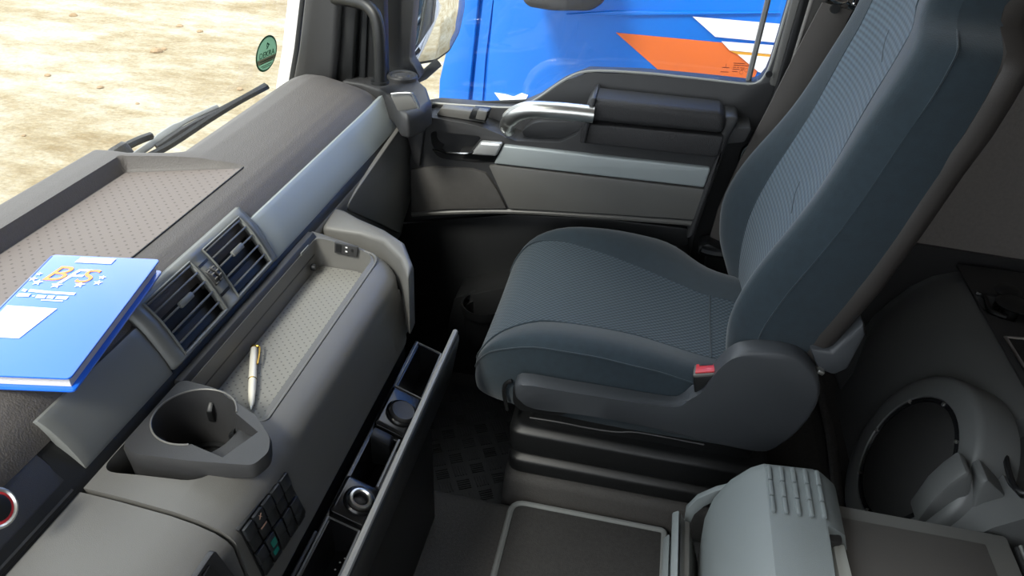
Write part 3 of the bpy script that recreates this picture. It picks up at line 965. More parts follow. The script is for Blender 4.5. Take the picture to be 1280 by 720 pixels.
# open bins carved from the tray
bins = [(.942, 1.068), (.815, .835), (.36, .655)]
cuts = []
for a, b in bins:
    c = G(); c.prism([P(x, d, a) for x, d in ((-.350, .80), (-.305, .80), (-.305, .925), (-.346, .935))], (0, b - a, 0)); cuts.append(c)
c = G(); c.prism([P(x, d, .735) for x, d in ((-.352, .80), (-.312, .80), (-.312, .915), (-.348, .93))], (0, .085, 0)); cuts.append(c)
cut(drawer, cuts)
# drawer front: a long slim panel with a rounded lip
fp = [(-.292, .842), (-.284, .838), (-.277, .843), (-.277, .856), (-.292, .952), (-.302, .955), (-.301, .930), (-.292, .87)]
g = G(); g.prism([P(x, d, dw_y0) for x, d in fp], (0, dw_y1 - dw_y0, 0)); g.obj('drawer_front', mat('satin black plastic', (40, 41, 42), .3), drawer, bevel=.002, seg=2)
g = G(); g.tube([P(-.2845, .8375, dw_y0), P(-.2845, .8375, .7), P(-.2845, .8375, dw_y1)], .0052, n=8); g.obj('front_lip', mat('lip highlight grey', (132, 133, 132), .3), drawer)  # paler than the panel, the lip's bright highlight painted in
# back edge of the tray against the console
g = G(); g.tube([P(-.3535, .853, .40), P(-.3535, .853, .62)], .003, n=8); g.obj('tray_edge', CHAR, drawer)
# bin rims
for a, b in (bins[0], bins[2]):
    path = [P(-.351, .862, a), P(-.351, .862, b), P(-.306, .8795, b), P(-.304, .8805, a), P(-.351, .862, a)]
    g = G(); g.tube(path, .0022, n=6); g.obj('bin_rim', mat('satin grey edge', (96, 97, 97), .3), drawer)
# raised plate with round knob, raised plate with lighter socket
tn = Vector((.38, 0, .925)).normalized(); ty = Vector((0, 1, 0)); tx = ty.cross(tn).normalized()


def plate(y0, y1, h):
    g = G()
    pts = rnd([P(-.354, .8615, y0), P(-.354, .8615, y1), P(-.303, .8825, y1), P(-.303, .8825, y0)], .006)
    c = sum(pts, Vector()) / len(pts)
    g.loft([pts, [p + tn * h * .7 for p in pts], [c + (p - c) * .86 + tn * h for p in pts]])
    return g.obj('socket_mount', GLOSSB, drawer, bevel=.001)


pm = plate(.842, .936, .008)
kc = P(-.323, .872, .884) + tn * .006
g = G(); g.lathe([(.001, -.004), (.021, -.004), (.021, .006), (.019, .010), (.016, .0095), (.001, .011)], kc, axis=tn, n=28); g.obj('round_cap', CHAR, pm)
g = G(); g.lathe([(.022, -.004), (.027, -.004), (.027, .003), (.0245, .0055), (.022, .003), (.022, -.004)], kc, axis=tn, n=28, close=False); g.obj('cap_ring', GLOSSB, pm)
pm2 = plate(.662, .730, .008)
kc = P(-.323, .872, .695) + tn * .006
g = G(); g.lathe([(.0115, -.03), (.0115, .008), (.0135, .010), (.0165, .009), (.0175, .004), (.0175, -.004)], kc, axis=tn, n=28, close=False); g.obj('lighter_ring', CHROME, pm2, solid=.0)
g = G(); g.lathe([(.001, -.028), (.011, -.028), (.0112, .004)], kc, axis=tn, n=20, close=False); g.obj('lighter_bore', DEEP, pm2)
g = G(); g.lathe([(.019, -.004), (.024, -.004), (.024, .003), (.0215, .0055), (.019, .003), (.019, -.004)], kc, axis=tn, n=28, close=False); g.obj('lighter_collar', GLOSSB, pm2)
# black box insert in the middle bin, rails
g = G(); g.prism([P(x, d, .815) for x, d in ((-.350, .858), (-.318, .872), (-.318, .92), (-.35, .92))], (0, .024, 0)); g.obj('bin_insert', BLACKP, drawer, bevel=.004)
g = G(); g.tube([P(-.309, .878, .735), P(-.309, .878, .836)], .0028, n=6); g.obj('bin_rim', mat('satin grey edge', (96, 97, 97), .3), drawer)
# small crumbs and clip in the near bin
for px, py in ((425, 703), (431, 698), (419, 712), (436, 706)):
    g = G(); c = U(px, py, x=-.325); g.lathe([(.0004, -.0012), (.0014, 0), (.0004, .0012)], c, n=6); g.obj('crumb', PAPERG, drawer)

# lower console panel below the drawer
g = G(); g.prism([P(x, d, YN) for x, d in ((-.50, .93), (-.318, .95), (-.302, .965), (-.296, 1.0), (-.292, 1.22), (-.5, 1.22))], (0, .978 - YN, 0)); g.obj('lower_panel', BLACKP, dash, bevel=.004)
q = [P(-.290, .985, .50), P(-.290, .985, .62), P(-.288, 1.03, .60), P(-.288, 1.03, .51)]
g = G(); g.prism(q, (-.004, 0, 0)); g.obj('panel_grip', mat('satin grey edge', (96, 97, 97), .3), dash, bevel=.001)
# recessed carcass behind the drawer and under the shelf
g = G(); g.prism([P(x, d, YN) for x, d in ((-.56, .785), (-.40, .785), (-.37, .83), (-.37, 1.22), (-.56, 1.22))], (0, 1.05 - YN, 0)); g.obj('console_carcass', DEEP, dash)

# knee panel between console and door
KP = [(-.555, .664), (-.545, .670), (-.541, .685), (-.540, .72), (-.543, .80), (-.552, .90), (-.562, .955), (-.60, .975), (-.75, .975), (-.75, .664)]
g = G(); g.prism([P(x, d, 1.06) for x, d in KP], (0, .545, 0)); kp = g.obj('knee_panel', GREY, dash, bevel=.006, seg=3)
q = rnd([U(a, b, x=-.5385) for a, b in ((432, 262), (446, 238), (506, 152), (519, 190), (521, 222), (510, 262), (500, 292), (478, 281))], [.03, .02, .01, .01, .01, .01, .01, .02])
g = G(); g.prism(q, (-.01, 0, 0)); g.obj('glove_door', GREY, dash, bevel=.004, seg=3)
# shoulder that joins the shelf to the knee panel
sh = [U(a, b, z=H - .672) for a, b in ((402, 283), (418, 258), (432, 262), (450, 272), (482, 286), (506, 302), (517, 330), (510, 345), (500, 322), (478, 300), (450, 290))]
g = G(); g.prism(sh, (0, 0, -.13)); g.obj('console_shoulder', GREY, dash, bevel=.012, seg=3)
# core behind the panels
g = G(); g.box((-.84, YN, .0), (-.585, 1.60, .64)); g.obj('dash_core', DEEP, dash)
g = G(); g.tube([Vector((p.x, p.y, H - .683 + .0005)) for p in rt if p.x > -.50][:], .0022, n=6); g.obj('shelf_lip', LGREY, dash)
# underside
g = G(); g.box((-.74, .95, .08), (-.60, 1.60, .47)); g.obj('heater_box', DEEP, dash, bevel=.02)

# end pod with tweeter beside the pillar
pz = .842
pod = [(424, 100), (440, 92), (475, 84), (500, 84), (522, 92), (534, 108), (540, 126), (528, 136), (510, 143), (500, 140), (492, 126), (478, 113), (450, 104)]
q = [U(a, b, z=pz) for a, b in pod]
for p in q: p.y = min(p.y, 1.70)
c = sum(q, Vector()) / len(q)
g = G(); g.loft([[p + Vector((0, 0, -.055)) for p in q], [p + Vector((0, 0, -.012)) for p in q], [c + (p - c) * .95 for p in q]]); g.obj('end_pod', CHAR, dash, bevel=.006, seg=3)
tc_ = U(503, 96, z=pz + .004)
g = G(); g.lathe([(.036, -.006), (.036, .003), (.033, .006), (.027, .0045), (.026, .002), (.017, .002), (.014, .005), (.001, .0055)], tc_, n=30); g.obj('tweeter', CHAR, dash)
q = [U(a, b, y=1.415) for a, b in ((487, 119), (513, 118), (523, 136), (497, 140))]
g = G(); g.prism(q, (0, .02, 0)); pl_ = g.obj('pod_plate', GREY, dash, bevel=.004)
g = G(); g.tube([U(a, b, y=1.412) for a, b in ((489, 117.5), (512, 116.5), (518, 123), (524, 136))], .0022, n=6, smooth=4); g.obj('plate_edge', CHROME, pl_)
g = G(); g.prism([U(a, b, y=1.585) for a, b in ((498, 158), (529, 150), (530, 165), (524, 210), (516, 200), (508, 170))], (0, .06, 0)); g.obj('dash_end_cover', CHAR, dash, bevel=.004)

# ------------------------------------------------------------------ cup holder
CZ = H - .655
cup = empty('cup_holder', (-.47, .58, H - .75), 'charcoal plastic cup holder insert with pouring notch beside the pen shelf', 'cup holder')
ol = [(151, 556), (160, 545), (222, 476), (232, 474), (270, 484), (322, 519), (340, 548), (338, 566), (318, 583), (237, 577), (165, 568)]
q = [U(a, b, z=CZ) for a, b in ol]
for p in q: p.z = CZ
q = rnd(q, .008, 4)
c = sum(q, Vector()) / len(q)


def well(p, k, dz):
    v = c + (p - c) * k
    return Vector((max(-.541, min(v.x, -.421)), max(.512, min(v.y, .664)), CZ + dz))


g = G(); g.loft([[well(p, .92, -.10) for p in q], [well(p, .97, -.032) for p in q], [c + (p - c) * .985 + Vector((0, 0, -.020)) for p in q], [c + (p - c) * 1.0 + Vector((0, 0, -.006)) for p in q], [c + (p - c) * .975 for p in q]])
body = g.obj('cup_body', CHAR, cup)
hc = U(243, 520, z=CZ)
cc = G(); cc.lathe([(.038, -.085), (.0425, -.05), (.046, -.025), (.0485, .0), (.05, .02)], hc, n=40)
# pouring notch towards the passenger side of the rim
nd = (U(325, 572, z=CZ) - hc); nd.z = 0; ndn = nd.normalized(); sd = Vector((-ndn.y, ndn.x, 0))
cn = G()
pts0 = [hc + sd * .036, hc - sd * .036, hc + ndn * .080 - sd * .024, hc + ndn * .080 + sd * .026]
dz0 = [-.034, -.034, -.014, -.014]
cn.loft([[p + Vector((0, 0, dd)) for p, dd in zip(pts0, dz0)], [hc + (p - hc) * 1.06 + Vector((0, 0, .02)) for p in pts0]])
cut(body, [cc, cn])
na = math.atan2(ndn.y, ndn.x)
g = G(); g.tube([hc + Vector((math.cos(na + t), math.sin(na + t), 0)) * .0488 + Vector((0, 0, .0004)) for t in [.78 + (2 * math.pi - 1.56) * k / 40 for k in range(41)]], .0012, n=6); g.obj('rim', GREY, cup)  # lighter grey ring paints a highlight round the edge of the hole
g = G(); g.lathe([(.0375, -.0845), (.0375, -.080), (.030, -.080), (.030, -.0835), (.026, -.0835), (.024, -.081), (.001, -.081)], hc, n=36, close=False); g.obj('base_ring', BLACKP, cup)
for ang in (100, 10, 215):
    aa = math.radians(ang)
    dd = Vector((math.cos(aa), math.sin(aa), 0)); tt = Vector((-dd.y, dd.x, 0))
    b0 = hc + dd * .046 + Vector((0, 0, -.018))
    g = G()
    g.prism([b0 - tt * .004, b0 - dd * .009 - tt * .003 + Vector((0, 0, -.010)), b0 - dd * .007 - tt * .003 + Vector((0, 0, -.028)), b0 - tt * .004 + Vector((0, 0, -.036))], tt * .008)
    g.obj('spring_clip', BLACKP, cup, bevel=.002)

# ------------------------------------------------------------------ pen
pa, pb = U(317.5, 432, z=H - .712), U(314, 512, z=H - .714)
pen = empty('pen', (pa + pb) / 2, 'cream ballpoint pen with gold clip lying in the dimpled shelf', 'pen')
ax = (pb - pa).normalized(); Ln = (pb - pa).length
g = G(); g.lathe([(.0035, .004), (.0048, .008), (.0054, .03), (.0056, Ln * .5), (.0054, Ln * .72), (.0042, Ln * .88), (.0022, Ln * .96)], pa, axis=ax, n=16); g.obj('barrel', PENW, pen)
g = G(); g.lathe([(.001, Ln * .955), (.0021, Ln * .957), (.0012, Ln * .99), (.0004, Ln)], pa, axis=ax, n=10); g.obj('tip', CHROME, pen)
g = G(); g.lathe([(.001, -.001), (.0032, 0), (.0048, .003), (.0052, .008), (.001, .009)], pa, axis=ax, n=14); g.obj('cap_end', GOLD, pen)
g = G(); g.lathe([(.0056, Ln * .55), (.0060, Ln * .553), (.0060, Ln * .563), (.0056, Ln * .566)], pa, axis=ax, n=16); g.obj('band', GOLD, pen)
sdv = ax.cross(Vector((0, 0, 1))).normalized()
g = G(); g.tube([pa + ax * .006 + sdv * -.004 + Vector((0, 0, .004)), pa + ax * .010 + sdv * -.0085 + Vector((0, 0, .003)), pa + ax * .03 + sdv * -.008 + Vector((0, 0, .003)), pa + ax * .048 + sdv * -.0062 + Vector((0, 0, .003))], .0014, n=6, smooth=3); g.obj('clip', GOLD, pen)

# ------------------------------------------------------------------ blue folder
fz = .8865
A, B, C = U(66, 318, z=fz), U(200, 324, z=fz), U(16, 470, z=fz)
fo = empty('folder', (A + C) / 2, 'bright blue document folder with BFS lettering lying on the dashboard tray', 'folder')
fu = (B - A); fw = fu.length; fu.normalize()
fv = (C - B); fv = fv - fu * fv.dot(fu); fl_ = fv.length; fv.normalize()


def fpt(u, v, dz=0.):
    """u across from the top left corner, v towards the near end, in metres"""
    return A + fu * u + fv * v + Vector((0, 0, dz - .10 * 0))


fl_ += .0
rc = rnd([fpt(0, 0), fpt(fw, 0), fpt(fw, fl_), fpt(0, fl_)], .006)
g = G(); g.prism([p + Vector((0, 0, -.0025)) for p in rc], (0, 0, .0025)); cov = g.obj('front_cover', FBLUE, fo, bevel=.0008)
pr = [fpt(.004, .004), fpt(fw - .006, .005), fpt(fw - .006, fl_ - .006), fpt(.004, fl_ - .006)]
g = G(); g.prism([p + Vector((0, 0, -.0165)) for p in pr], (0, 0, .0135)); g.obj('pages', PAPERG, fo)
g = G(); g.prism([p + Vector((0, 0, -.020)) for p in rc], (0, 0, .003)); g.obj('back_cover', FBLUED, fo, bevel=.001)
g = G(); g.prism([fpt(-.002, .002, -.02), fpt(.004, .002, -.02), fpt(.004, fl_ - .002, -.02), fpt(-.002, fl_ - .002, -.02)], (0, 0, .02)); g.obj('spine', FBLUED, fo, bevel=.002)


def fpix(px, py):
    p = U(px, py, z=fz + .0004)
    short = .006 - (p - A).dot(fu)                      # keep the print on the cover
    return p + fu * short if short > 0 else p


def label(name, px, m, parent=cov):
    g = G(); g.prism([fpix(*p) for p in px], (0, 0, .0004)); return g.obj(name, m, parent, smooth=False)


label('white_label', [(101, 322), (145.5, 323.5), (139, 330), (93.5, 328)], PAPER)
label('white_panel', [(-60, 380), (0, 381.5), (71.5, 386), (24, 423), (-60, 419)], PAPER)
text('logo_letter', 'B', .047, fpix(70, 342.5), fu, -fv, PALEOR, cov, shear=.25)
text('logo_letter', 'F', .047, fpix(87, 346), fu, -fv, WHITEF, cov, shear=.35)
text('logo_letter', 'S', .043, fpix(106, 346), fu, -fv, PALEOR, cov, shear=.25)
for px, py, s in ((49, 342.5, .6), (36.5, 348.5, .8), (47, 353, .95), (70.5, 356.5, 1.05), (99.5, 356, 1.0), (122.5, 353.5, .85), (128, 347, .7)):
    c = fpix(px, py)
    pts = []
    for k in range(10):
        r_ = (.0068 if k % 2 == 0 else .003) * s
        aa = math.pi * k / 5
        pts.append(c + fu * (math.sin(aa) * r_) - fv * (math.cos(aa) * r_))
    g = G(); g.prism(pts, (0, 0, .0004)); g.obj('star', WHITEF, cov, smooth=False)
for x0, x1, y0, y1, h in ((21, 34.5, 362, 363.5, 2.6), (38, 60, 363, 365.4, 2.8), (60.5, 95, 365.4, 367.6, 2.6), (15, 39, 368.2, 369.2, 3.6), (41, 44, 370, 370.2, 1), (47, 58.5, 370.6, 371.4, 3.4), (61, 69, 371.2, 371.8, 3.4), (72, 86, 372, 372.8, 3.4), (52, 79, 375, 376.6, 1)):
    label('print_line', [(x0, y0 - h / 2), (x1, y1 - h / 2), (x1 - h * .9, y1 + h / 2), (x0 - h * .9, y0 + h / 2)], WHITEF)

# ------------------------------------------------------------------ wiper and sticker at the windscreen
wip = empty('wiper', (-1.0, 1.0, .76), 'black windscreen wiper with grey arm resting low outside the glass', 'wiper')


def wx_(px, py, off=-.012):
    p = U(px, py, x=-.93)
    for _ in range(5): p = U(px, py, x=wsx(p.y) + (p.z - .7) * .22 + off)
    return p


g = G(); g.tube([wx_(185, 196), wx_(215, 180), wx_(262, 149), wx_(300, 126), wx_(334, 108)], .0075, n=6, smooth=4, flat=.6); g.obj('rubber_blade', RUBBER, wip)
g = G(); g.tube([wx_(196, 184, -.022), wx_(230, 161, -.024), wx_(268, 141, -.026), wx_(302, 123, -.022), wx_(332, 106, -.016)], .006, n=6, smooth=4, flat=.6); g.obj('blade_yoke', CHAR, wip)
g = G(); g.tube([wx_(166, 196, -.03), wx_(188, 181, -.034), wx_(205, 168, -.036), wx_(235, 150, -.036), wx_(272, 133, -.032)], [.007] * 7 + [.008] * 4 + [.005] * 20, n=8, smooth=4, flat=.5); g.obj('arm', mat('weathered grey arm', (140, 142, 142), .5), wip)
g = G(); g.tube([wx_(144, 192, -.03), wx_(152, 186, -.03), wx_(172, 176, -.032), wx_(188, 170, -.034)], .008, n=8, smooth=4); g.obj('link_rod', BLACKP, wip)
g = G(); c = wx_(150, 190, -.03); g.lathe([(.001, -.012), (.02, -.012), (.02, .008), (.014, .014), (.001, .014)], c, axis=(-.5, 0, .8), n=16); g.obj('pivot_cap', CHAR, wip)

stk = empty('inspection_sticker', wx_(333, 67, .002), 'oval green DEKRA inspection sticker stuck inside the windscreen by the pillar', 'sticker')
sc_ = wx_(333, 67, .004)
sxd = (wx_(340, 64, .004) - wx_(326, 70, .004)).normalized(); syd = Vector((.2, 0, 1)); syd = (syd - sxd * syd.dot(sxd)).normalized()
sn = sxd.cross(syd)
if sn.dot(CAM - sc_) < 0: sn = -sn
# half axes measured on the pane
hw = (wx_(346.5, 62, .004) - wx_(320.5, 71, .004)).length / 2
hh = (wx_(336, 43.5, .004) - wx_(330, 89, .004)).length / 2


def disc(name, r, off, m, parent, z0=-1.01, z1=1.01):
    pts = []
    for k in range(40):
        aa = 2 * math.pi * k / 40
        pts.append((math.cos(aa), min(z1, max(z0, math.sin(aa)))))
    g = G(); g.prism([sc_ + sxd * (a * hw * r) + syd * (b * hh * r) + sn * off for a, b in pts], sn * .0004); return g.obj(name, m, parent, smooth=False)


def oval(r, off): return [sc_ + sxd * (math.cos(2 * math.pi * k / 40) * hw * r) + syd * (math.sin(2 * math.pi * k / 40) * hh * r) + sn * off for k in range(40)]


g = G(); g.loft([oval(.9, 0), oval(1.0, 0), oval(1.0, .0005), oval(.9, .0005), oval(.9, 0)], caps=False); g.obj('sticker_rim', GREEND, stk)
disc('sticker_face', .90, .0005, GREEN, stk)
disc('sticker_band', .90, .0010, PINKY, stk, -.55, -.22)
text('sticker_word', 'DEKRA', hw * .46, sc_ + sn * .0015 - syd * hh * .02, sxd, syd, GREEND, stk, ext=.0002)
for k, (w_, yy) in enumerate(((.62, -.33), (.55, -.46), (.5, -.62), (.36, -.72))):
    c = sc_ + sn * .0016 + syd * hh * yy
    g = G(); g.prism([c - sxd * hw * w_ - syd * .0008, c + sxd * hw * w_ - syd * .0008, c + sxd * hw * w_ + syd * .0008, c - sxd * hw * w_ + syd * .0008], sn * .0002); g.obj('sticker_line', GREEND, stk, smooth=False)
# emblem: a folded triangle
tri = [(-.06, .66), (.20, .50), (.0, .28), (-.10, .28), (.08, .48), (-.02, .54), (-.02, .40), (-.08, .40)]
g = G(); g.prism([sc_ + sxd * (a * hw) + syd * (b * hh) + sn * .0015 for a, b in tri], sn * .0002); g.obj('sticker_emblem', GREEND, stk, smooth=False)

# ------------------------------------------------------------------ passenger seat
SY = 1.335
seat = empty('passenger_seat', (.05, SY, .255), 'blue grey velour passenger seat with ribbed cloth centre and plastic side cover', 'seat')


def sheet(name, rows, m, parent, sub=1, back=None):
    """open grid of points with a metric UV layout"""
    bm = bmesh.new()
    uvl = bm.loops.layers.uv.new('uv')
    vs = [[bm.verts.new(p) for p in r] for r in rows]
    mid = len(rows[0]) // 2
    vacc = [0.]
    for a, b in zip(rows, rows[1:]): vacc.append(vacc[-1] + (Vector(a[mid]) - Vector(b[mid])).length)
    uv = {}
    for i, r in enumerate(rows):
        acc = 0.; us = [0.]
        for a, b in zip(r, r[1:]):
            acc += (Vector(a) - Vector(b)).length; us.append(acc)
        for k in range(len(r)): uv[vs[i][k]] = (us[k] - acc / 2, vacc[i])
    for i in range(len(rows) - 1):
        for k in range(len(rows[0]) - 1):
            f = bm.faces.new((vs[i][k], vs[i][k + 1], vs[i + 1][k + 1], vs[i + 1][k]))
            f.smooth = True
            for l in f.loops: l[uvl].uv = uv[l.vert]
    me = bpy.data.meshes.new(name); bm.to_mesh(me); bm.free(); me.materials.append(m)
    o = bpy.data.objects.new(name, me); COL.objects.link(o); put(o, parent)
    md = o.modifiers.new('u', 'SUBSURF'); md.levels = md.render_levels = sub
    md.boundary_smooth = 'ALL'
    return o


ZT = [(-.262, .44), (-.258, .475), (-.247, .51), (-.225, .540), (-.19, .556), (-.14, .566), (-.05, .568), (.1, .560), (.2, .555), (.32, .553)]
BB = [(-.262, 0), (-.22, .004), (-.15, .018), (-.05, .026), (.08, .024), (.16, .012), (.3, .006)]
HWN = [(-.262, .16), (-.258, .195), (-.247, .215), (-.225, .228), (-.19, .238), (-.1, .25), (.05, .255), (.3, .25)]
HWF = [(-.262, .14), (-.258, .175), (-.247, .195), (-.225, .212), (-.19, .226), (-.1, .243), (.05, .25), (.10, .245), (.14, .215), (.175, .175), (.22, .162), (.32, .16)]
CN = [(-.262, .205), (-.22, .185), (-.17, .155), (-.12, .146), (.036, .143), (.164, .165), (.32, .175)]
CF = [(-.262, .150), (-.22, .178), (-.17, .180), (-.08, .150), (0, .122), (.09, .085), (.164, .054), (.32, .03)]


def cushion_row(x):
    zt, b = interp(ZT, x), interp(BB, x)
    zb = .415
    out = []

    def side(h, sg, ratio):
        # from the seam outwards
        cs = min(.92, interp(CN if sg < 0 else CF, x) / h)
        return [(cs * h * sg, zt + .1 * b), (lerp(cs, 1, .45) * h * sg, zt + .85 * b), (lerp(cs, 1, .75) * h * sg, zt + b), (.97 * h * sg, zt + b - .016), (1.0 * h * sg, zt - .055 * (1 if zt > .5 else .4)), (.995 * h * sg, max(zb + .02, zt - .11)), (.95 * h * sg, zb)]
    n_, f_ = side(interp(HWN, x), -1, 0), side(interp(HWF, x), 1, 0)
    mid = [(lerp(n_[0][0], f_[0][0], k / 6), zt - .006 * math.sin(math.pi * k / 6)) for k in range(1, 6)]
    allp = n_[::-1] + mid + f_
    return [Vector((x, SY + a, z)) for a, z in allp]


cx = [-.262, -.258, -.247, -.225, -.19, -.14, -.08, -.02, .04, .09, .13, .165, .2, .25, .32]
rows = [cushion_row(x) for x in cx]
lowrow = [Vector((-.248, p.y, .405)) for p in rows[0]]
rows = [lowrow] + rows
sheet('cushion_center', [r[6:13] for r in rows], RIB, seat)
sheet('cushion_bolster', [r[3:7] for r in rows], VELOUR, seat)
sheet('cushion_bolster', [r[12:16] for r in rows], VELOUR, seat)
sheet('cushion_side', [r[0:4] for r in rows], VELOURD, seat)
sheet('cushion_side', [r[15:19] for r in rows], VELOURD, seat)
for k in (6, 12, 3):
    g = G(); g.tube([r[k] + Vector((0, 0, -.0008)) for r in rows[2:]], .0016, n=6, smooth=3); g.obj('seam', VELOURD, seat)
# cross seam near the backrest
r_ = cushion_row(.185)
g = G(); g.tube([p + Vector((0, 0, .0)) for p in r_[6:13]], .002, n=6, smooth=3); g.obj('seam', VELOURD, seat)

FX = [(.53, .252), (.60, .240), (.70, .238), (.80, .258), (.90, .288), (1.046, .318), (1.176, .351), (1.35, .392), (1.62, .46)]
BP = [(.53, .02), (.60, .045), (.68, .058), (.76, .056), (.85, .040), (.95, .022), (1.08, .012), (1.2, .006), (1.6, .004)]
HB = [(.53, .205), (.58, .235), (.66, .252), (.80, .256), (.95, .250), (1.06, .248), (1.13, .252), (1.165, .238), (1.18, .205), (1.195, .168), (1.3, .152), (1.5, .145), (1.62, .11)]
BX = [(.53, .315), (.66, .345), (.84, .405), (1.08, .462), (1.2, .475), (1.4, .50), (1.62, .54)]


def back_row(z):
    f, b, h, bx = interp(FX, z), interp(BP, z), interp(HB, z), interp(BX, z) - .022
    c = .60

    def side(sg):
        return [(c * h * sg, f), (lerp(c, 1, .42) * h * sg, f - b * .72), (lerp(c, 1, .74) * h * sg, f - b), (.95 * h * sg, f - b * .85 + .008), (1.015 * h * sg, lerp(f - b, bx, .38)), (1.03 * h * sg, lerp(f - b, bx, .68)), (1.0 * h * sg, bx)]
    n_ = side(-1); h *= interp([(.6, 1), (.72, .98), (.85, .88), (.98, .72), (1.12, .66), (1.2, .9)], z); f_ = side(1)
    mid = [(lerp(n_[0][0], f_[0][0], k / 6), f + .010 * math.sin(math.pi * k / 6)) for k in range(1, 6)]
    return [Vector((x, SY + a, z)) for a, x in n_[::-1] + mid + f_]


bz_ = [.53, .56, .60, .64, .69, .74, .79, .84, .90, .96, 1.02, 1.07, 1.11, 1.145, 1.165, 1.18, 1.195, 1.24, 1.32, 1.42, 1.52, 1.58, 1.62]
brs = [back_row(z) for z in bz_]
sheet('backrest_center', [r[6:13] for r in brs], RIBB, seat)
sheet('backrest_bolster', [r[2:7] for r in brs], VELOUR, seat)
sheet('backrest_bolster', [r[12:17] for r in brs], VELOUR, seat)
sheet('backrest_side', [r[0:3] for r in brs], VELOURM, seat)
sheet('backrest_side', [r[16:19] for r in brs], VELOURM, seat)
for k in (6, 12):
    g = G(); g.tube([r[k] + Vector((.0006, 0, 0)) for r in brs], .0016, n=6, smooth=3); g.obj('seam', VELOURD, seat)
g = G(); g.tube([r[2] + Vector((.0004, 0.0006, 0)) for r in brs], .0014, n=6, smooth=3); g.obj('seam', VELOUR, seat)
# two darts that part the lumbar and shoulder panels
for z0, sy_ in ((1.135, .05), (.86, .06)):
    a = back_row(z0); b = back_row(z0 - .035); m_ = back_row(z0 - .02)
    g = G(); g.tube([a[9], lerp(m_[8], m_[9], .6), lerp(b[7], b[8], .7)], .0011, n=5, smooth=4); g.obj('dart_seam', VELOURD, seat)
# shell
loops = []
for z in [.56, .62, .70, .80, .90, 1.0, 1.06, 1.11, 1.15, 1.17, 1.19, 1.22, 1.3, 1.45, 1.6]:
    h, bx = interp(HB, z) * 1.03, interp(BX, z)
    h = max(h, interp([(1.0, 0), (1.06, .26), (1.15, .262), (1.17, .25), (1.19, .19), (1.2, 0)], z))
    lp = [(-h * .97, bx - .032), (-h * 1.0, bx - .012), (-h * .96, bx + .004), (-h * .8, bx + .016), (0, bx + .024), (h * .8, bx + .016), (h * .96, bx + .004), (h, bx - .012), (h * .97, bx - .032), (h * .6, bx - .028), (0, bx - .026), (-h * .6, bx - .028)]
    loops.append([Vector((x, SY + a, z)) for a, x in lp])
g = G(); g.loft(loops); g.obj('seat_shell', SHELL, seat, angle=60)

# plastic side cover with the deep scoop at the buckle
cov_px = [(648, 481), (700, 489), (780, 502), (836, 511), (852, 508), (864, 498), (880, 489), (893, 470), (908, 453), (925, 443), (950, 440), (985, 443), (1010, 456), (1024, 476), (1026, 498), (1016, 520), (998, 542), (975, 560), (955, 567), (920, 562), (860, 549), (780, 530), (720, 519), (665, 512), (648, 503), (642, 494)]


def cover(y, th, px, m, name, bevel):
    pts = catmull([U(a, b, y=y) for a, b in px], 3, closed=True)
    g = G()
    c = sum(pts, Vector()) / len(pts)
    inner = [p + Vector((0, th, 0)) for p in pts]
    mid = [p + Vector((0, .012, 0)) for p in pts]
    fr = [p + (c - p).normalized() * .008 for p in pts]
    g.loft([inner, mid, [p + (c - p).normalized() * .003 + Vector((0, .003, 0)) for p in pts], fr]); return g.obj(name, m, seat, angle=50)


cover(1.045, .035, cov_px, COVER, 'side_cover', .006)
# front toe of the cover and stacked base trays
slab(seat, 'cover_toe', [(641, 484), (650, 482), (680, 500), (720, 512), (700, 520), (652, 514), (641, 505)], BLACKP, 1.06, .10, r=.01, bevel=.006)


def tray(x0, x1, y0, y1, z0, z1, name, m, skew=0.):
    pl = rnd([(x0, y0, 0), (x1, y0, 0), (x1, y1, 0), (x0, y1, 0)], .03)
    g = G(); g.loft([[Vector((p.x, p.y, z0)) for p in pl], [Vector((p.x, p.y, z1 - .012)) for p in pl], [Vector((p.x + (.01 if p.x < .1 else -.01), p.y + (.014 if p.y < SY else -.014), z1)) for p in pl]])
    return g.obj(name, m, seat, bevel=.004)


tray(-.175, .33, 1.085, 1.56, .31, .372, 'base_tray', BLACKP)
tray(-.172, .335, 1.078, 1.57, .262, .305, 'base_tray', BLACKP)
tray(-.14, .30, 1.115, 1.54, .36, .43, 'base_bellows', DEEP)
g = G(); g.tube([U(a, b, y=1.045) for a, b in ((662, 522), (700, 528), (735, 535), (770, 540), (800, 541), (880, 556))], .0018, n=6, smooth=4); g.obj('release_rod', CHAR, seat)
g = G(); g.tube([U(a, b, y=1.09) for a, b in ((640, 476), (632, 480), (630, 492), (634, 512))], .004, n=8, smooth=4); g.obj('adjust_loop', BLACKP, seat)
g = G(); g.box((-.16, 1.12, .25), (.32, 1.53, .265)); g.obj('base_plate', DEEP, seat)
# hinge fittings low behind the backrest
slab(seat, 'hinge_cover', [(1012, 436), (1040, 440), (1062, 420), (1080, 405), (1082, 420), (1060, 462), (1042, 470), (1022, 462)], COVER, 1.07, .06, bevel=.006)
slab(seat, 'hinge_bracket', [(1040, 455), (1062, 425), (1078, 412), (1086, 420), (1066, 470), (1050, 490)], BLACKP, 1.14, .05, bevel=.004)
g = G(); g.obox(U(1025, 462, y=1.07), (.012, .02, .008), Matrix.Rotation(.4, 3, 'Y')); g.obj('hinge_pin', CHROME, seat, bevel=.002)

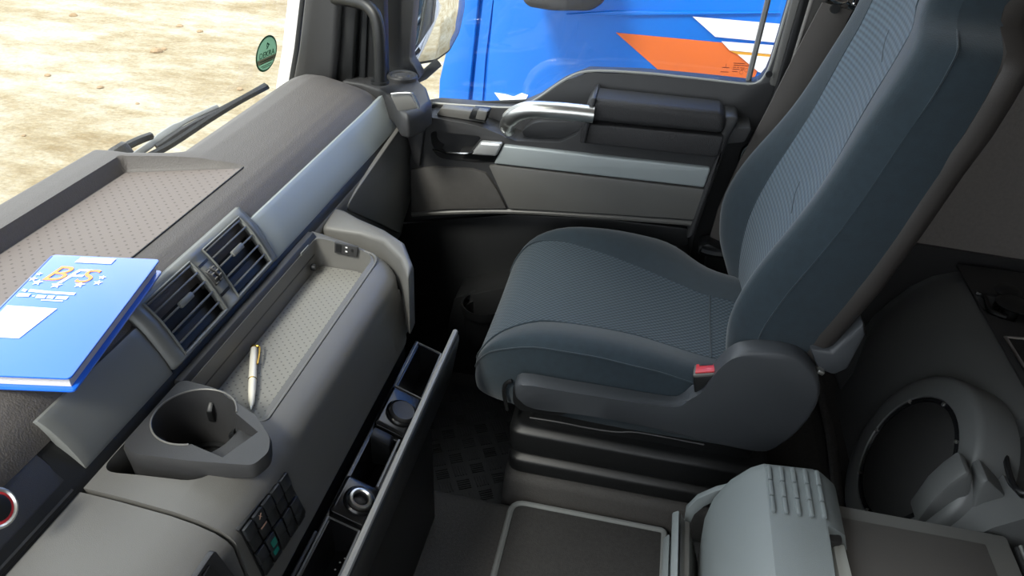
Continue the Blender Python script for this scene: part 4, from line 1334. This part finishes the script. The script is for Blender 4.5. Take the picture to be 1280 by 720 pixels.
# buckle
bk = empty('seat_belt_buckle', U(882, 490, y=1.075), 'black seat belt buckle with red release button beside the cushion', 'buckle')
q = [U(a, b, y=1.055) for a, b in ((866, 471), (897, 469), (902, 480), (899, 498), (885, 503), (868, 494))]
g = G(); g.prism(q, (0, .03, 0)); g.obj('buckle_body', BLACKP, bk, bevel=.004)
ba, bb, bc_, bd = [U(a, b, y=yy) for a, b, yy in ((868, 457, 1.085), (899, 455.5, 1.085), (896, 468, 1.052), (866, 470, 1.052))]
nn = (bb - ba).cross(bd - ba).normalized(); nn = nn if nn.z > 0 else -nn
g = G(); g.prism([p - nn * .004 for p in (ba, bb, bc_, bd)], nn * .006); bf = g.obj('buckle_frame', GREY, bk, bevel=.002)
cc_ = (ba + bb + bc_ + bd) / 4
g = G(); g.prism([cc_ + (p - cc_) * .80 + nn * .002 for p in (ba, bb, bc_, bd)], nn * .003); g.obj('release_button', RED, bk, bevel=.001)
g = G(); sa, sb = lerp(ba, bd, .16), lerp(bb, bc_, .16)
g.prism([lerp(sa, sb, .22) + nn * .0052, lerp(sa, sb, .80) + nn * .0052, lerp(sa, sb, .78) + nn * .0052 + (bd - ba) * .14, lerp(sa, sb, .24) + nn * .0052 + (bd - ba) * .14], nn * .0006); g.obj('tongue_slot', DEEP, bk)

# belt with its padded sleeve
belt = empty('seat_belt', (.3, 1.64, .45), 'grey sleeved seat belt hanging from the door pillar behind the seat', 'seat belt')
g = G(); pth = [(1047, 8), (1012, 76), (978, 146), (945, 208), (915, 265), (898, 305)]
yb = [1.630, 1.628, 1.626, 1.628, 1.632, 1.64]
wd_ = [(15, 9), (16, 8), (17, 8), (17, 8), (14, 6), (10, 4)]
loops = []
for (px, py), y, (dx, dy) in zip(pth, yb, wd_):
    a, b = U(px - dx * 1.25, py - dy * .6, y=y), U(px + dx * 1.25, py + dy * .6, y=y + .004)
    loops.append([a, b, b + Vector((0, .006, 0)), a + Vector((0, .006, 0))])
g.loft(loops); g.obj('sleeve', WEBBING, belt, bevel=.0015)
slab(belt, 'webbing', [(1060, 12), (1076, -6), (1090, -60), (1100, -60), (1084, 0), (1066, 46), (1060, 74), (1042, 110), (1015, 150), (1018, 120), (1030, 78)], BLACKW, 1.645, .004, bevel=.0006)
g = G(); g.lathe([(.001, -.004), (.0085, -.004), (.0095, 0), (.0095, .004)], U(1044, 11, y=1.627), axis=(0, 1, 0), n=18); g.obj('snap_button', BLACKP, belt)
for path in ([(1036, -3), (1044, 2), (1052, 4), (1060, 1)], [(1058, 2), (1064, 6), (1068, 3), (1066, -4)], [(1060, 8), (1069, 13), (1072, 15), (1071, 10), (1064, 5)]):
    g = G(); g.tube([U(a, b, y=1.62) for a, b in path], .0028, n=8, smooth=4); g.obj('guide_wire', CHROMEB, belt)
slab(belt, 'anchor_cover', [(874, 308), (886, 305), (900, 312), (912, 318), (914, 340), (905, 345), (880, 340), (884, 322), (872, 318)], BLACKP, 1.60, .05, r=.006, bevel=.008)
g = G(); g.tube([U(876, 312, y=1.59), U(890, 316, y=1.59), U(908, 318, y=1.59)], .011, n=8, smooth=3); g.obj('anchor_knuckle', GLOSSB, belt)
g = G(); g.tube([U(880, 338, y=1.595), U(878, 343, y=1.595)], .004, n=6); g.obj('anchor_bolt', CHROMEB, belt)
slab(bpil, 'pillar_light_edge', [(1079, 0), (1098, -60), (1102, -60), (1084, 0), (1069, 46), (1065, 48)], mat('cream seal', (205, 196, 172), .6), 1.665, .006, bevel=.001)

# ------------------------------------------------------------------ footwell rubber mat with tread bars
tm = empty('rubber_floor_mat', (-.4, 1.36, 0), 'black rubber footwell mat with raised chequer tread bars', 'floor mat')
g = G(); g.prism(rnd([(-.60, 1.085, .0005), (-.195, 1.085, .0005), (-.195, 1.60, .0005), (-.60, 1.60, .0005)], .03), (0, 0, .006)); g.obj('mat_base', mat('dull rubber', (44, 45, 46), .5, grain=.3), tm, bevel=.002)
g = G()
cs = .044
M45 = Matrix.Rotation(math.radians(28), 3, 'Z')
for i in range(-9, 10):
    for j in range(-9, 10):
        c = Vector((-.40, 1.34, 0)) + M45 @ Vector((i * cs, j * cs, 0))
        if not (-.575 < c.x < -.22 and 1.108 < c.y < 1.575): continue
        for k in range(5):
            o_ = (k - 2) * .0066
            v_ = Vector((o_, 0, 0)) if (i + j) % 2 else Vector((0, o_, 0))
            R_ = M45 if (i + j) % 2 else M45 @ Matrix.Rotation(math.pi / 2, 3, 'Z')
            pc = c + M45 @ v_
            g.obox((pc.x, pc.y, .0074), (.0026, .031, .0026), R_)
tag(g.obj('tread_bar', mat('dull rubber', (44, 45, 46)), tm, smooth=False), kind='stuff')

# ------------------------------------------------------------------ carpet mat with pale binding
cm = empty('carpet_mat', (.1, .8, .2), 'charcoal carpet mat with light grey bound edge in front of the seats', 'floor mat')
mz = .2005
mp_ = [(-.148, .40, mz), (.158, .40, mz), (.158, 1.045, mz), (-.148, 1.045, mz)]
mpp = rnd(mp_, [0, 0, .01, .028])
g = G(); g.prism(mpp, (0, 0, .010)); g.obj('mat_pile', CARPETM, cm, bevel=.002)
g = G(); g.tube([p + Vector((0, 0, .009)) for p in mpp + [mpp[0]]], .0065, n=8, flat=1.0); g.obj('bound_edge', BORDER, cm)

# ------------------------------------------------------------------ folded middle seat / table unit
mid = empty('folding_table', (.35, .75, .2), 'light grey plastic folding table unit with rows of raised ribs', 'table unit')
YE = .93
fpx = [(955, 577), (938, 582), (912, 598), (890, 622), (880, 645), (874, 680), (868, 740)]
fpr = [U(a, b, y=YE) for a, b in fpx]
tpr = [U(1018, 584, y=YE), U(1028, 588, y=YE), U(1036, 600, y=YE)]
prof = [p for p in fpr] + [Vector((fpr[-1].x, YE, .202)), Vector((.40, YE, .202)), Vector((.40, YE, .47))] + [Vector((tpr[2].x + .008, YE, tpr[2].z)), tpr[1], tpr[0]]
pf = [Vector((p.x, YE, p.z)) for p in prof]
g = G()
loops = []
cz = sum(pf, Vector()) / len(pf)
for yy, sc2 in ((YE, .965), (YE - .006, .99), (YE - .016, 1.0), (.45, 1.0)):
    loops.append([Vector((cz.x + (p.x - cz.x) * sc2, yy, cz.z + (p.z - cz.z) * sc2)) for p in pf])
g.loft(loops); th_ = g.obj('table_housing', ARMG, mid, bevel=.004, angle=30)
c = G(); c.prism([(.333, .40, .50), (.346, .815, .50), (.46, .84, .50), (.46, .40, .50)], (0, 0, .2)); cut(th_, [c])
zt_ = fpr[0].z
# ribs: five rows of three
e00, e01, e10 = U(955, 580, z=zt_), U(1017, 588, z=zt_), U(968, 643, z=zt_)
for i in range(5):
    for j in range(3):
        x_ = lerp(e00.x + .006, e01.x + .001, i / 4)
        y0_ = lerp(e00.y - .004, e10.y, j / 3); y1_ = lerp(e00.y - .004, e10.y, (j + .93) / 3)
        zt2 = interp([(fpr[0].x, zt_), (tpr[0].x, tpr[0].z)], x_)
        g = G(); g.box((x_ - .0032, y1_, zt2 - .004), (x_ + .0032, y0_, zt2 + .0046)); g.obj('raised_rib', ARMG, mid, bevel=.0018)
# step, hinge strip, arm bracket and side plates
slab_z = lambda name, px, z, th, m, bevel=.003: None


def ztop(name, px, z, th, m, parent=mid, bevel=.003):
    g = G(); g.prism([U(a, b, z=z) for a, b in px], (0, 0, -th)); return g.obj(name, m, parent, bevel=bevel)


ztop('hinge_strip', [(1041, 679), (1056, 680), (1076, 760), (1056, 760)], .525, .05, mat('pale grey plastic', (176, 180, 176), .5), bevel=.003)
ztop('shaded_step', [(1020, 655), (1048, 657), (1056, 676), (1040, 678)], .535, .06, CHAR, bevel=.006)  # charcoal block at the step, its shade put into the colour
ap = [(920, 601), (895, 607), (872, 617), (858, 631), (855, 650), (862, 650), (868, 637), (880, 627), (896, 619), (910, 614)]
g = G(); g.prism([U(a, b, y=.955) for a, b in ap], (0, -.012, 0)); g.obj('arm_bracket', ARMG, mid, bevel=.002)
for px, m_, y_ in (([(840, 640), (849, 637), (852, 660), (858, 760), (836, 760)], ARMG, .935), ([(851, 640), (856, 650), (862, 652), (866, 760), (859, 760)], GREY, .930), ([(829, 672), (837, 666), (836, 760), (825, 760)], ARMG, .925)):
    pts = [U(a, b, y=y_) for a, b in px]
    for p in pts: p.z = max(p.z, .232)
    g = G(); g.prism(pts, (0, -.22, 0)); g.obj('side_plate', m_, mid, bevel=.003)
# flat lid behind it
LZ = .50
ll = [U(1036, 628, z=LZ), U(1240, 677, z=LZ)]
y_e = ll[0].y
g = G(); g.box((ll[0].x - .02, .42, LZ - .05), (.64, y_e, LZ)); lid = g.obj('table_lid', mat('grey lid plastic', (112, 112, 110), .5, grain=.3, vary=.05), mid, bevel=.006)
g = G(); g.box((ll[0].x + .012, .42, LZ - .002), (.600, y_e - .028, LZ + .0015)); g.obj('lid_panel', mat('dark grey lid insert', (86, 84, 82), .45, grain=.3, vary=.08), lid, bevel=.001)
g = G(); g.box((.648, .42, LZ - .05), (.80, y_e - .012, LZ - .004)); g.obj('rear_lid', CHAR, mid, bevel=.005)
g = G(); g.tube([(.655, .42, LZ - .002), (.655, y_e - .016, LZ - .002)], .0035, n=6); g.obj('lid_edge', CHROME, mid)

# ------------------------------------------------------------------ storage box under the bunk, with speaker
bx_ = empty('bunk_storage_box', (.8, 1.3, .25), 'dark grey bunk base with sloping front and round speaker', 'storage box')
BOXM = mat('satin grey plastic', (96, 98, 98), .36, grain=.15, vary=.04)
SP_ = [(.535, .25), (.545, .30), (.565, .38), (.59, .45), (.622, .50), (.66, .535), (.70, .553), (.735, .560), (1.25, .562), (1.25, .25)]
g = G(); loops = []
for y in (.925, 1.0, 1.2, 1.5, 1.60, 1.64, 1.665, 1.685):
    s = .055 * sstep(1.52, 1.685, y)
    loops.append([Vector((x + (s if x < 1 else 0), y, z - (.02 * sstep(1.58, 1.69, y) if z > .4 else 0))) for x, z in SP_])
g.loft(loops); fpan = g.obj('front_panel', BOXM, bx_, angle=60)
# darker top sheet behind the crest
g = G(); g.box((.742, .925, .5605), (1.24, 1.665, .5665)); tp_ = g.obj('top_sheet', CHAR, bx_, bevel=.002)
# speaker pod
sn_ = Vector((-.93, 0, .37)).normalized(); s0 = Vector((.573, 1.135, .420))
su = Vector((0, 1, 0)); sv = sn_.cross(su)


def ring(rad, off, n=44, kx=1.0): return [s0 + sn_ * off + (su * math.cos(2 * math.pi * k / n) + sv * math.sin(2 * math.pi * k / n) * kx) * rad for k in range(n)]


PODM = BOXM
g = G(); g.loft([ring(.178, -.06), ring(.174, .002), ring(.168, .010), ring(.160, .013), ring(.128, .013), ring(.124, .004), ring(.110, .004)], caps=False); g.obj('speaker_pod', PODM, bx_)
g = G(); g.loft([ring(.126, .006), ring(.125, .012), ring(.119, .014), ring(.117, .008)], caps=False); g.obj('speaker_ring', GLOSSB, bx_)
g = G(); g.loft([ring(.118, .007), ring(.112, .012), ring(.06, .016), ring(.004, .018)]); spk = g.obj('speaker_grille', mat('speaker mesh', (40, 40, 40), .6, grain=1., gscale=900), bx_)
for k in range(8):
    aa = math.radians(20 + 45 * k)
    c = s0 + sn_ * .013 + (su * math.cos(aa) + sv * math.sin(aa)) * .1215
    g = G(); g.lathe([(.001, -.002), (.004, -.002), (.0035, .002), (.001, .003)], c, axis=sn_, n=10); g.obj('grille_screw', CHROME, spk)
# latch recess in the top sheet
lr = rnd([U(a, b, z=.567) for a, b in ((1217, 364), (1248, 368), (1300, 375), (1310, 420), (1275, 404), (1250, 398), (1232, 391))], .01)
for tgt in (tp_, fpan):
    k_ = G(); k_.prism([p + Vector((0, 0, -.045)) for p in lr], (0, 0, .08)); cut(tgt, [k_])
g = G(); g.prism([p + Vector((0, 0, -.0445)) for p in lr], (0, 0, .003)); rec = g.obj('latch_recess', CHAR, bx_)
for px, py, rx in ((1258, 366, .028), (1265, 383, .034)):
    c = U(px, py, z=.575); g = G(); g.lathe([(rx * .5, -.05), (rx * .5, -.002), (rx * .8, 0), (rx, .006), (rx * .7, .014), (.001, .016)], c, n=20); g.obj('latch_knob', BLACKP, rec)
g = G(); g.tube([U(a, b, z=.569) for a, b in ((1220, 366), (1231, 371), (1238, 388), (1258, 396))], .005, n=8, smooth=3); g.obj('latch_rim', BLACKP, rec)
# framed hatch at the edge
hp_ = [U(a, b, z=.567) for a, b in ((1256, 424), (1330, 430), (1370, 500), (1290, 480))]
g = G(); g.prism(hp_, (0, 0, .004)); ht = g.obj('hatch', DEEP, bx_)
g = G(); g.tube([p + Vector((0, 0, .004)) for p in [hp_[3], hp_[0], hp_[1]]], .004, n=8); g.obj('hatch_frame', CHROMEB, ht)
# recess beside the speaker and the bracket pair in front of it
def on_box(px, py, off=0.):
    # where the sight line meets the sloping front of the box
    best = None
    for (x0, z0), (x1, z1) in zip(SP_[:8], SP_[1:9]):
        d = w_of(Vector((px - 640, py - 360, F)))
        n2 = Vector((-(z1 - z0), 0, x1 - x0)).normalized()
        t = (Vector((x0, 0, z0)) - CAM).dot(n2) / d.dot(n2)
        p = CAM + d * t
        if min(x0, x1) - .004 <= p.x <= max(x0, x1) + .004:
            best = p + n2 * off; break
    return best or U(px, py, x=.66)


q = [on_box(a, b, .004) for a, b in ((1241, 545), (1250, 532), (1262, 526), (1282, 522), (1300, 520), (1304, 560), (1304, 600), (1300, 628), (1275, 622), (1260, 606), (1248, 580))]
k_ = G(); k_.prism([p + Vector((-.02, 0, .02)) for p in q], (.055, 0, -.055)); cut(fpan, [k_])
g = G(); g.prism([p + Vector((.034, 0, -.034)) for p in q], (.003, 0, -.003)); rc_ = g.obj('side_recess', BOXM, bx_)
g = G(); g.tube([on_box(a, b, .006) for a, b in ((1256, 566), (1262, 590), (1272, 614), (1290, 622))], .005, n=8, smooth=3); g.obj('recess_handle', GLOSSB, rc_)
slab(bx_, 'belt_bracket', [(1144, 655), (1168, 622), (1188, 604), (1208, 590), (1216, 594), (1215, 612), (1198, 668)], PODM, .985, .05, bevel=.006)
slab(bx_, 'belt_bracket', [(1206, 660), (1226, 604), (1236, 600), (1244, 608), (1300, 660), (1290, 720), (1200, 690)], PODM, .975, .05, bevel=.006)
